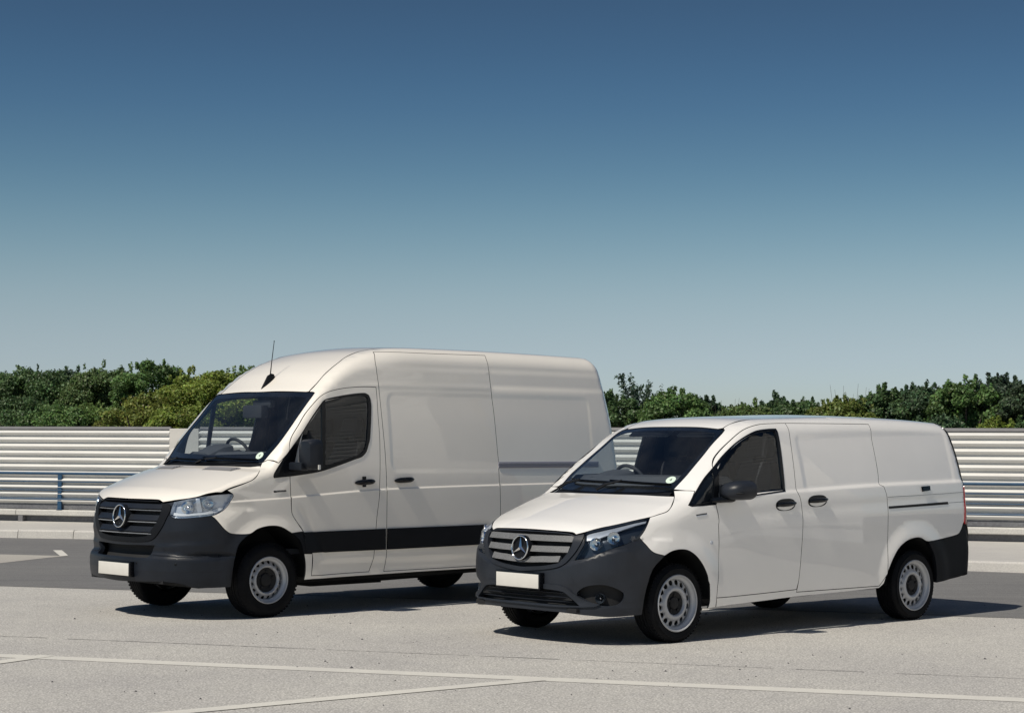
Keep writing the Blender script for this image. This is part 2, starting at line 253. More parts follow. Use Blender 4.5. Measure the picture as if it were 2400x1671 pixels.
  'strip_out': [(-0.867, 0.271, 0.482), (-0.843, 0.414, 0.481), (-0.824, 0.496, 0.462), (-0.806, 0.562, 0.418), (-0.777, 0.657, 0.365), (-0.704, 0.758, 0.339)],
  'lip': [(-0.908, 0.026, 0.295), (-0.85, 0.465, 0.298), (-0.783, 0.664, 0.299), (-0.68, 0.784, 0.311), (-0.578, 0.851, 0.328), (-0.551, 0.87, 0.388)],
  'bump_bot': [(-0.907, 0.025, 0.267), (-0.849, 0.464, 0.261), (-0.753, 0.7, 0.245), (-0.637, 0.806, 0.236), (-0.409, 0.919, 0.24)],
  'fog': [(-0.711, 0.749, 0.379)],
  'fog_rec': [(-0.799, 0.587, 0.41), (-0.771, 0.664, 0.478), (-0.681, 0.785, 0.492), (-0.574, 0.86, 0.444), (-0.551, 0.87, 0.397), (-0.578, 0.851, 0.342), (-0.679, 0.782, 0.329), (-0.741, 0.714, 0.351)],
  'badge': [(0.213, 0.952, 1.044), (0.337, 0.955, 1.054), (0.335, 0.956, 1.037), (0.215, 0.953, 1.026)],
  'marker': [(0.388, 0.963, 0.808)],
  'handle1': [(1.207, 0.962, 1.102), (1.472, 0.96, 1.117), (1.341, 0.957, 1.16), (1.337, 0.961, 1.05)],
  'handle2': [(1.645, 0.96, 1.125), (1.902, 0.958, 1.137), (1.775, 0.954, 1.183), (1.768, 0.959, 1.074)],
  'latch': [(3.316, 0.933, 1.236), (3.443, 0.929, 1.241), (3.439, 0.935, 1.198), (3.319, 0.939, 1.188)],
  'railslot': [(2.77, 0.958, 1.063), (3.743, 0.932, 1.088), (3.745, 0.935, 1.061), (2.766, 0.961, 1.04)],
  'line1': [(2.773, 0.953, 1.148), (3.454, 0.938, 1.161), (4.005, 0.915, 1.175)],
  'beltline': [(1.615, 0.946, 1.216), (2.687, 0.931, 1.258), (3.847, 0.903, 1.273), (3.943, 0.888, 1.294), (3.913, 0.848, 1.45)],
  'slats': [(-0.773, 0.534, 0.842), (-0.809, 0.478, 0.754), (-0.836, 0.414, 0.661)],
  'tail': [(4.015, 0.909, 1.212), (3.982, 0.93, 0.86)],
 },
}

# ---------------------------------------------------------------- materials
def new_mat(name):
    m = bpy.data.materials.new(name); m.use_nodes = True
    nt = m.node_tree; b = nt.nodes['Principled BSDF']
    return m, nt, b
def lnk(nt, a, b): nt.links.new(a, b)
def noise(nt, scale, detail=4, rough=.55, vec=None, coord='Object'):
    n = nt.nodes.new('ShaderNodeTexNoise'); n.inputs['Scale'].default_value = scale
    n.inputs['Detail'].default_value = detail; n.inputs['Roughness'].default_value = rough
    if vec is None:
        t = nt.nodes.new('ShaderNodeTexCoord'); vec = t.outputs[coord]
    lnk(nt, vec, n.inputs['Vector'])
    return n
def cramp(nt, fac, stops):
    r = nt.nodes.new('ShaderNodeValToRGB'); lnk(nt, fac, r.inputs['Fac'])
    for i, (p, c) in enumerate(stops):
        e = r.color_ramp.elements[i] if i < 2 else r.color_ramp.elements.new(p)
        e.position = p; e.color = (*c, 1)
    return r
def add_bump(nt, b, h, strength, dist=.01):
    n = nt.nodes.new('ShaderNodeBump'); n.inputs['Strength'].default_value = strength; n.inputs['Distance'].default_value = dist
    lnk(nt, h, n.inputs['Height']); lnk(nt, n.outputs[0], b.inputs['Normal'])
def simple(name, col, rough=.5, metal=0, coat=0, var=.0, vscale=8, bump=0, bscale=200, spec=.5, emit=None):
    m, nt, b = new_mat(name)
    b.inputs['Roughness'].default_value = rough; b.inputs['Metallic'].default_value = metal
    b.inputs['Specular IOR Level'].default_value = spec
    if coat:
        b.inputs['Coat Weight'].default_value = coat; b.inputs['Coat Roughness'].default_value = .04
    n = noise(nt, vscale)
    lo = tuple(max(0, c*(1 - var)) for c in col); hi = tuple(min(1, c*(1 + var)) for c in col)
    r = cramp(nt, n.outputs['Fac'], ((.3, lo), (.7, hi)))
    lnk(nt, r.outputs[0], b.inputs['Base Color'])
    if bump:
        n2 = noise(nt, bscale, 3); add_bump(nt, b, n2.outputs['Fac'], bump, .004)
    return m
def glass_mat(name, tint, refl=1.0, haze=.0):
    m = bpy.data.materials.new(name); m.use_nodes = True; nt = m.node_tree
    for n in list(nt.nodes): nt.nodes.remove(n)
    out = nt.nodes.new('ShaderNodeOutputMaterial')
    tr = nt.nodes.new('ShaderNodeBsdfTransparent'); tr.inputs['Color'].default_value = (*tint, 1)
    gl = nt.nodes.new('ShaderNodeBsdfGlossy'); gl.inputs['Roughness'].default_value = .015; gl.inputs['Color'].default_value = (refl, refl, refl, 1)
    fr = nt.nodes.new('ShaderNodeFresnel'); ge = nt.nodes.new('ShaderNodeNewGeometry')
    mr = nt.nodes.new('ShaderNodeMapRange'); mr.inputs['To Min'].default_value = 1.52; mr.inputs['To Max'].default_value = 1/1.52     # thin pane: same from both faces
    lnk(nt, ge.outputs['Backfacing'], mr.inputs['Value']); lnk(nt, mr.outputs[0], fr.inputs['IOR'])
    mx = nt.nodes.new('ShaderNodeMixShader')
    lnk(nt, fr.outputs[0], mx.inputs['Fac']); lnk(nt, tr.outputs[0], mx.inputs[1]); lnk(nt, gl.outputs[0], mx.inputs[2])
    last = mx.outputs[0]
    if haze:
        df = nt.nodes.new('ShaderNodeBsdfDiffuse'); df.inputs['Color'].default_value = (.7, .7, .7, 1)
        n = noise(nt, 3); r = cramp(nt, n.outputs['Fac'], ((.35, (0, 0, 0)), (.75, (haze,)*3)))
        m2 = nt.nodes.new('ShaderNodeMixShader'); lnk(nt, r.outputs[0], m2.inputs['Fac'])
        lnk(nt, last, m2.inputs[1]); lnk(nt, df.outputs[0], m2.inputs[2]); last = m2.outputs[0]
    lnk(nt, last, out.inputs['Surface'])
    return m

# ---------------------------------------------------------------- mesh builder
def tf_van(p):
    p = np.asarray(p, float)
    return np.stack([-p[..., 0], p[..., 1], p[..., 2]], -1)
def tf_id(p): return np.asarray(p, float)
def link(o, parent=None):
    COL.objects.link(o)
    if parent is not None: o.parent = parent
    return o
def tag(o, label=None, cat=None, group=None, kind=None):
    if label: o['label'] = label
    if cat: o['category'] = cat
    if group: o['group'] = group
    if kind: o['kind'] = kind
    return o
def empty(name, loc=(0, 0, 0), rz=0):
    o = bpy.data.objects.new(name, None); COL.objects.link(o)
    o.location = loc; o.rotation_euler = (0, 0, rz); o.empty_display_size = .3
    return o
class MB:
    """collects closed shapes; build() makes ONE mesh object"""
    def __init__(s, tf=tf_id): s.v = []; s.f = []; s.tf = tf; s.n = 0
    def add(s, V, F):
        V = np.asarray(V, float); s.v.append(V); s.f += [tuple(int(i) + s.n for i in f) for f in F]; s.n += len(V); return s
    def box(s, lo, hi):
        x0, y0, z0 = lo; x1, y1, z1 = hi
        V = [(x0,y0,z0),(x1,y0,z0),(x1,y1,z0),(x0,y1,z0),(x0,y0,z1),(x1,y0,z1),(x1,y1,z1),(x0,y1,z1)]
        return s.add(V, [(0,3,2,1),(4,5,6,7),(0,1,5,4),(1,2,6,5),(2,3,7,6),(3,0,4,7)])
    def obox(s, c, ax, half):
        c = np.array(c, float); ax = [np.array(a, float)/np.linalg.norm(a) for a in ax]
        V = [c + ax[0]*half[0]*i + ax[1]*half[1]*j + ax[2]*half[2]*k for k in (-1,1) for j in (-1,1) for i in (-1,1)]
        return s.add(V, [(0,2,3,1),(4,5,7,6),(0,1,5,4),(1,3,7,5),(3,2,6,7),(2,0,4,6)])
    def tube(s, path, rad, n=10, cap=True):
        P = np.array(path, float); m = len(P)
        rad = np.full(m, rad) if np.isscalar(rad) else np.array(rad, float)
        T = np.gradient(P, axis=0); T /= np.linalg.norm(T, axis=1)[:, None] + 1e-12
        ref = np.array([0, 0, 1.]) if abs(T[0][2]) < .9 else np.array([1., 0, 0])
        V = []
        for i in range(m):
            u = np.cross(T[i], ref); u /= np.linalg.norm(u) + 1e-12; w = np.cross(T[i], u)
            for k in range(n):
                a = 2*math.pi*k/n; V.append(P[i] + rad[i]*(u*math.cos(a) + w*math.sin(a)))
        F = [(i*n + k, i*n + (k+1) % n, (i+1)*n + (k+1) % n, (i+1)*n + k) for i in range(m-1) for k in range(n)]
        if cap: F += [tuple(range(n))[::-1], tuple((m-1)*n + k for k in range(n))]
        return s.add(V, F)
    def sweep(s, path, prof, side, up, closed=True, cap=True):
        """profile points (a,b) placed at path + a*side + b*up; side/up arrays or single vectors"""
        P = np.array(path, float); m = len(P); n = len(prof)
        S = np.broadcast_to(np.array(side, float), P.shape); U = np.broadcast_to(np.array(up, float), P.shape)
        V = [P[i] + a*S[i] + b*U[i] for i in range(m) for a, b in prof]
        kk = range(n) if closed else range(n-1)
        F = [(i*n + k, i*n + (k+1) % n, (i+1)*n + (k+1) % n, (i+1)*n + k) for i in range(m-1) for k in kk]
        if cap and closed: F += [tuple(range(n))[::-1], tuple((m-1)*n + k for k in range(n))]
        return s.add(V, F)
    def lathe(s, prof, c, axis='y', n=48, close=False):
        """prof: (radius, along) pairs"""
        c = np.array(c, float); V = []; m = len(prof)
        for r, h in prof:
            for k in range(n):
                a = 2*math.pi*k/n; p = r*math.cos(a); q = r*math.sin(a)
                V.append(c + {'y': (p, h, q), 'x': (h, p, q), 'z': (p, q, h)}[axis])
        F = []
        for i in range(m - 1 + (1 if close else 0)):
            j = (i + 1) % m
            F += [(i*n + k, i*n + (k+1) % n, j*n + (k+1) % n, j*n + k) for k in range(n)]
        return s.add(V, F)
    def loft(s, rings, cap=True, closed=True):
        n = len(rings[0]); m = len(rings); V = [p for r in rings for p in r]
        kk = range(n) if closed else range(n-1)
        F = [(i*n + k, i*n + (k+1) % n, (i+1)*n + (k+1) % n, (i+1)*n + k) for i in range(m-1) for k in kk]
        if cap: F += [tuple(range(n))[::-1], tuple((m-1)*n + k for k in range(n))]
        return s.add(V, F)
    def build(s, name, mat, parent=None, smooth=True, bevel=0, angle=40, recalc=True):
        V = s.tf(np.concatenate(s.v)) if s.v else np.zeros((0, 3))
        me = bpy.data.meshes.new(name); me.from_pydata(V.tolist(), [], s.f); me.validate()
        bm = bmesh.new(); bm.from_mesh(me)
        if recalc: bmesh.ops.recalc_face_normals(bm, faces=bm.faces)
        if bevel:
            ed = [e for e in bm.edges if len(e.link_faces) == 2 and e.calc_face_angle(0) > .5]
            bmesh.ops.bevel(bm, geom=ed, offset=bevel, segments=2, affect='EDGES', profile=.6)
        for e in bm.edges:
            e.smooth = not (len(e.link_faces) == 2 and e.calc_face_angle(0) > R(angle))
        for f in bm.faces: f.smooth = smooth
        bm.to_mesh(me); bm.free()
        if mat: me.materials.append(mat)
        o = bpy.data.objects.new(name, me); link(o, parent)
        return o

# ---------------------------------------------------------------- body panels cut from an implicit surface
class Planar:
    def __init__(s, d, up=(0, 0, 1)):
        s.d = np.array(d, float)/np.linalg.norm(d)
        u = np.cross(up, s.d); s.u = u/np.linalg.norm(u); s.v = np.cross(s.d, s.u)
    def to2(s, P): return np.stack([P @ s.u, P @ s.v], -1)
    def rays(s, q):
        base = q[:, :1]*s.u + q[:, 1:]*s.v
        return base, np.broadcast_to(s.d, base.shape)
    span = (-9.0, 9.0)
class Cyl:
    def __init__(s, x0, rad=1.0): s.x0 = x0; s.rad = rad
    def to2(s, P): return np.stack([np.arctan2(P[:, 1], s.x0 - P[:, 0])*s.rad, P[:, 2]], -1)
    def rays(s, q):
        a = q[:, 0]/s.rad; d = np.stack([np.cos(a), -np.sin(a), 0*a], -1)
        base = np.stack([np.full(len(a), s.x0), 0*a, q[:, 1]], -1)
        return base, d
    span = (-2.2, -.05)
def cast_surface(F, pr, q, n=90, clip=None):
    base, d = pr.rays(q); a, b = pr.span
    if clip is not None: a, b = clip
    k = np.linspace(a, b, n)
    val = np.stack([F(*(base + d*t).T) for t in k], 1)
    neg = val < 0; hitm = neg.any(1); i = np.argmax(neg, 1); i = np.where(hitm, i, np.argmin(val, 1)); i = np.maximum(i, 1)
    lo = k[i-1].copy(); hi = k[i].copy()
    for _ in range(22):
        m = (lo + hi)/2; v = F(*(base + d*m[:, None]).T); ins = v < 0
        hi = np.where(ins, m, hi); lo = np.where(ins, lo, m)
    return base + d*hi[:, None]
def grad(F, P, e=.004):
    g = []
    for ax in range(3):
        dp = np.zeros(3); dp[ax] = e
        g.append(F(*(P + dp).T) - F(*(P - dp).T))
    g = np.stack(g, -1)
    return g/(np.linalg.norm(g, axis=1)[:, None] + 1e-12)
def smooth_loop(Q, step, sharp=32, closed=True):
    """resample a 2-D loop with Catmull-Rom, keeping sharp corners"""
    Q = np.array(Q, float); n = len(Q)
    out = []
    ang = []
    for i in range(n):
        a = Q[i] - Q[i-1]; b = Q[(i+1) % n] - Q[i]
        c = np.dot(a, b)/(np.linalg.norm(a)*np.linalg.norm(b) + 1e-12)
        ang.append(math.degrees(math.acos(max(-1, min(1, c)))))
    for i in range(n):
        p0, p1, p2, p3 = Q[i-1], Q[i], Q[(i+1) % n], Q[(i+2) % n]
        L = np.linalg.norm(p2 - p1); m = max(1, int(math.ceil(L/step)))
        def lim(t):
            l = np.linalg.norm(t); return t*min(1, L/(l + 1e-9))
        t1 = (p2 - p1) if ang[i] > sharp else lim((p2 - p0)*.5)
        t2 = (p2 - p1) if ang[(i+1) % n] > sharp else lim((p3 - p1)*.5)
        for k in range(m):
            t = k/m
            out.append((2*t**3-3*t**2+1)*p1 + (t**3-2*t**2+t)*t1 + (-2*t**3+3*t**2)*p2 + (t**3-t**2)*t2)
    return np.array(out)
def area2(Q): return .5*np.sum(Q[:, 0]*np.roll(Q[:, 1], -1) - np.roll(Q[:, 0], -1)*Q[:, 1])
def inset_loop(Q, g):
    if g == 0: return Q
    if area2(Q) < 0: g = -g
    a = Q - np.roll(Q, 1, 0); b = np.roll(Q, -1, 0) - Q
    na = np.stack([-a[:, 1], a[:, 0]], -1); nb = np.stack([-b[:, 1], b[:, 0]], -1)
    na /= np.linalg.norm(na, axis=1)[:, None] + 1e-12; nb /= np.linalg.norm(nb, axis=1)[:, None] + 1e-12
    m = na + nb; m /= np.linalg.norm(m, axis=1)[:, None] + 1e-12
    c = np.maximum((m*na).sum(1), .4)
    return Q + m*(g/c)[:, None]
def inside(Q, P):
    x, y = P[:, 0], P[:, 1]; r = np.zeros(len(P), bool); n = len(Q); j = n - 1
    for i in range(n):
        xi, yi = Q[i]; xj, yj = Q[j]
        if yi != yj:
            c = ((yi > y) != (yj > y)) & (x < (xj - xi)*(y - yi)/(yj - yi) + xi); r ^= c
        j = i
    return r
def dist_loop(Q, P):
    best = np.full(len(P), 1e9)
    A = Q; B = np.roll(Q, -1, 0)
    for a, b in zip(A, B):
        ab = b - a; t = np.clip(((P - a) @ ab)/(ab @ ab + 1e-12), 0, 1)
        best = np.minimum(best, np.linalg.norm(P - a - t[:, None]*ab, axis=1))
    return best
def tri_fill(loops, step, extra=None):
    """2-D triangulation of outer loop minus holes with interior grid points"""
    outer = loops[0]; lo = outer.min(0); hi = outer.max(0)
    gx = np.arange(lo[0] + step*.5, hi[0], step); gy = np.arange(lo[1] + step*.5, hi[1], step*.866)
    G = np.array([(x + (step*.5 if j % 2 else 0), y) for j, y in enumerate(gy) for x in gx]) if len(gx) and len(gy) else np.zeros((0, 2))
    if len(G):
        keep = inside(outer, G)
        for h in loops[1:]: keep &= ~inside(h, G)
        G = G[keep]
        for l in loops:
            if len(G): G = G[dist_loop(l, G) > step*.42]
    if extra is not None and len(extra):
        E = extra; k = inside(outer, E)
        for h in loops[1:]: k &= ~inside(h, E)
        E = E[k]
        for l in loops:
            if len(E): E = E[dist_loop(l, E) > .004]
        if len(E) and len(G):
            near = np.array([((G[:, None] - E[None, i:i+400])**2).sum(-1).min(1) for i in range(0, len(E), 400)]).min(0)
            G = G[near > (step*.45)**2]
        G = np.concatenate([E, G]) if len(G) else E
    pts = []; edges = []
    for l in loops:
        o = len(pts); n = len(l); pts += [tuple(p) for p in l]; edges += [(o + i, o + (i+1) % n) for i in range(n)]
    nb = len(pts); pts += [tuple(p) for p in G]
    res = delaunay_2d_cdt([Vector(p) for p in pts], edges, [], 0, 1e-7)
    V = np.array([tuple(v) for v in res[0]]); T = [f for f in res[2]]
    cen = np.array([V[list(f)].mean(0) for f in T])
    k = inside(outer, cen)
    for h in loops[1:]: k &= ~inside(h, cen)
    T = [f for f, q in zip(T, k) if q]
    return V, T
def panel(name, F, loop, pr, mat, parent=None, holes=(), step=.04, gap=.003, off=0.0, flange=.016, sides=(1,), sharp=32,
          rim_mat=None, tf=tf_van, clip=None, feat=None, fine=None):
    """cut a patch out of the body surface F; loop = 3-D points near the surface. sides: 1 = left, -1 = mirrored right"""
    L = [inset_loop(smooth_loop(pr.to2(np.array(loop, float)), fine or step*.6, sharp), gap)]
    for h in holes: L.append(inset_loop(smooth_loop(pr.to2(np.array(h, float)), fine or step*.6, sharp), -gap))
    ex = None if feat is None else pr.to2(np.concatenate([np.array(f, float) for f in feat]))
    V2, T = tri_fill(L, step, ex)
    P = cast_surface(F, pr, V2, clip=clip); N = grad(F, P)
    P = P + N*off
    # boundary edges
    cnt = {}
    for f in T:
        for i in range(3):
            a, b = f[i], f[(i+1) % 3]; cnt[(min(a, b), max(a, b))] = cnt.get((min(a, b), max(a, b)), 0) + 1
    be = [e for e, c in cnt.items() if c == 1]
    objs = []
    for sd in sides:
        sg = np.array([1, sd, 1.0])
        Pw = tf(P*sg); Nw = tf(N*sg)
        faces = []
        for f in T:
            a, b, c = (Pw[i] for i in f); nn = np.cross(b - a, c - a)
            faces.append(tuple(f) if nn @ Nw[f[0]] > 0 else tuple(f)[::-1])
        nv = len(Pw); verts = Pw.tolist(); loopn = []
        for f in faces: loopn += [Nw[i] for i in f]
        mats = [0]*len(faces)
        if flange:
            dn = {}; up = {}
            for e in be:
                for i in e:
                    if i not in dn:
                        up[i] = len(verts); verts.append(Pw[i].tolist())
                        dn[i] = len(verts); verts.append((Pw[i] - Nw[i]*flange).tolist())
            for a, b in be:
                q = (up[a], up[b], dn[b], dn[a]); faces.append(q); loopn += [np.zeros(3)]*4; mats.append(1 if rim_mat else 0)
        me = bpy.data.meshes.new(name); me.from_pydata(verts, [], faces)
        me.polygons.foreach_set('use_smooth', [True]*len(faces))
        me.materials.append(mat)
        if rim_mat:
            me.materials.append(rim_mat); me.polygons.foreach_set('material_index', mats)
        me.normals_split_custom_set([Vector(n) for n in loopn])
        me.update()
        o = bpy.data.objects.new(name, me); link(o, parent); objs.append(o)
    return objs[0] if len(objs) == 1 else objs
def box_rows(F, x0, x1, z0, z1, r, qs, zoff=None, step=.03):
    """rows of points along the edge of a pressed recess, so the mesh follows its radius"""
    out = []
    for q in qs:
        a0, a1, b0, b1, rr = x0 - q, x1 + q, z0 - q, z1 + q, max(r + q, .004); P = []
        for cx, cz, t0 in ((a1 - rr, b1 - rr, 0), (a0 + rr, b1 - rr, 90), (a0 + rr, b0 + rr, 180), (a1 - rr, b0 + rr, 270)):
            for k in range(6): P.append((cx + rr*math.cos(R(t0 + 18*k)), cz + rr*math.sin(R(t0 + 18*k))))
        P.append(P[0])
        for (ax_, az), (bx, bz) in zip(P[:-1], P[1:]):
            n = max(1, int(math.hypot(bx - ax_, bz - az)/step))
            for k in range(n):
                x = ax_ + (bx - ax_)*k/n; z = az + (bz - az)*k/n; out.append(solve(F, s=x, z=z + (float(zoff(x)) if zoff else 0), ax='y'))
    return out
def cyl_rows(cy, zs, amax=1.25, n=110):
    return [(cy.x0 - math.cos(a), math.sin(a), z) for z in zs for a in np.linspace(-amax, amax, n)]
def mirror_loop(half):
    """half: points from the centre line out and back to the centre line -> closed symmetric loop"""
    half = [tuple(p) for p in half]
    other = [(s, -y, z) for s, y, z in half[::-1] if abs(y) > 1e-6]
    return half + other
def solve(F, s=None, y=None, z=None, ax='y', start=None):
    """point on the surface with two coordinates given"""
    if ax == 'y': k = np.linspace(1.4, 0, 400); P = np.stack([0*k + s, k, 0*k + z], 1)
    elif ax == 'z': k = np.linspace(3.2, .1, 800); P = np.stack([0*k + s, 0*k + y, k], 1)
    elif ax == 'x': k = np.linspace(-1.6, 2, 900); P = np.stack([k, 0*k + y, 0*k + z], 1)
    else: k = np.linspace(5.4, 2, 900); P = np.stack([k, 0*k + y, 0*k + z], 1)
    f = F(*P.T); i = int(np.argmax(f < 0)); i = max(i, 1)
    t = f[i-1]/(f[i-1] - f[i] + 1e-12)
    return tuple(P[i-1] + (P[i] - P[i-1])*t)
def surf_path(F, pts, ax='y', off=0.0, n=24):
    """polyline on the surface through (a,b) control points"""
    out = []
    for (a0, b0), (a1, b1) in zip(pts[:-1], pts[1:]):
        for k in range(n):
            t = k/n; a = a0 + (a1-a0)*t; b = b0 + (b1-b0)*t; out.append((a, b))
    out.append(pts[-1])
    P = np.array([solve(F, s=a, z=b, ax='y') if ax == 'y' else solve(F, y=a, z=b, ax='x') if ax == 'x' else solve(F, s=a, y=b, ax='z') for a, b in out])
    N = grad(F, P)
    return P + N*off, N

# ---------------------------------------------------------------- materials used by the vans
def paint(name, col):
    m, nt, b = new_mat(name)
    n = noise(nt, 1.7, 5); r = cramp(nt, n.outputs['Fac'], ((.3, tuple(c*.965 for c in col)), (.7, col)))
    lnk(nt, r.outputs[0], b.inputs['Base Color'])
    b.inputs['Roughness'].default_value = .42; b.inputs['Coat Weight'].default_value = 1.0; b.inputs['Coat Roughness'].default_value = .012; b.inputs['Coat IOR'].default_value = 1.7
    n2 = noise(nt, 2.6, 2); add_bump(nt, b, n2.outputs['Fac'], .035, .01)
    # the reverse of every sheet is the dark cab lining
    ge = nt.nodes.new('ShaderNodeNewGeometry'); lin = nt.nodes.new('ShaderNodeBsdfDiffuse'); lin.inputs['Color'].default_value = (.022, .025, .032, 1)
    mx = nt.nodes.new('ShaderNodeMixShader'); lnk(nt, ge.outputs['Backfacing'], mx.inputs['Fac'])
    lnk(nt, b.outputs[0], mx.inputs[1]); lnk(nt, lin.outputs[0], mx.inputs[2]); lnk(nt, mx.outputs[0], nt.nodes['Material Output'].inputs['Surface'])
    return m
M = {}
M['paint_l'] = paint('paint_warm_white', (.88, .838, .765))
M['paint_s'] = paint('paint_cool_white', (.84, .825, .80))
M['plastic'] = simple('grained_grey_plastic', (.0105, .0135, .020), .4, var=.16, vscale=6, bump=.14, bscale=260, spec=.28)
M['plastic_s'] = simple('grained_mid_grey_plastic', (.018, .0215, .029), .40, var=.16, vscale=6, bump=.14, bscale=260, spec=.32)
M['plastic2'] = simple('grained_dark_plastic', (.005, .0062, .0088), .55, var=.12, vscale=6, bump=.1, bscale=260, spec=.18)
M['black'] = simple('gloss_black', (.004, .005, .007), .2, spec=.3)
M['matt'] = simple('matt_black', (.006, .0065, .008), .75, var=.2)
M['rubber'] = simple('tyre_rubber', (.0048, .0054, .007), .7, var=.3, vscale=18, bump=.2, bscale=90, spec=.15)
M['steel'] = simple('painted_steel_rim', (.42, .43, .45), .34, metal=.25, var=.05, vscale=14, bump=.03)
M['chrome'] = simple('chrome', (.78, .79, .80), .12, metal=1.0)
M['chromed'] = simple('satin_chrome', (.40, .41, .43), .28, metal=.9)
M['reflector'] = simple('lamp_reflector', (.86, .88, .90), .10, metal=1.0, bump=.25, bscale=60)
M['bezel'] = simple('lamp_bezel_grey', (.55, .59, .65), .35, metal=.6, var=.1)
M['bezeld'] = simple('lamp_bezel_dark', (.035, .045, .06), .25, metal=.4)
M['lampglass'] = glass_mat('lamp_cover_glass', (.93, .95, .97))
M['screen'] = glass_mat('windscreen_glass', (.90, .94, .95), 1.0, .015)
M['sideglass'] = glass_mat('side_glass', (.76, .80, .82))
M['inside'] = simple('cab_trim', (.020, .023, .030), .7, var=.15)
M['inside2'] = simple('cab_trim_grey', (.055, .06, .07), .6, var=.1)
M['seatcloth'] = simple('seat_cloth', (.013, .015, .019), .9, var=.3, vscale=60)
M['red'] = simple('tail_lamp_red', (.22, .006, .008), .15, coat=.5)
M['plate'] = simple('plate_white', (.66, .64, .595), .35, var=.03)
M['rail'] = simple('rail_grey', (.30, .30, .35), .35, metal=.3)
M['vent'] = simple('vent_grey', (.20, .20, .21), .5)
M['clear'] = simple('lamp_white_strip', (.70, .73, .76), .25, coat=.4)
M['white'] = simple('lamp_white', (.75, .75, .72), .3)
M['sticker'] = simple('sticker_green_white', (.62, .75, .64), .5)
M['orange'] = simple('indicator_amber', (.6, .22, .04), .3)

PR_SIDE = Planar((0, -1, -.22)); PR_FLAT = Planar((0, -1, 0)); PR_TOP = Planar((.45, 0, -1), up=(1, 0, 0)); PR_REAR = Planar((-1, 0, 0))
PR_SCREEN = Planar((1, 0, -.9)); PR_CORNER = Planar((.55, -1, -.15)); PR_LAMP = Planar((.8, -.75, -.12)); PR_FRONT = Planar((1, 0, 0))

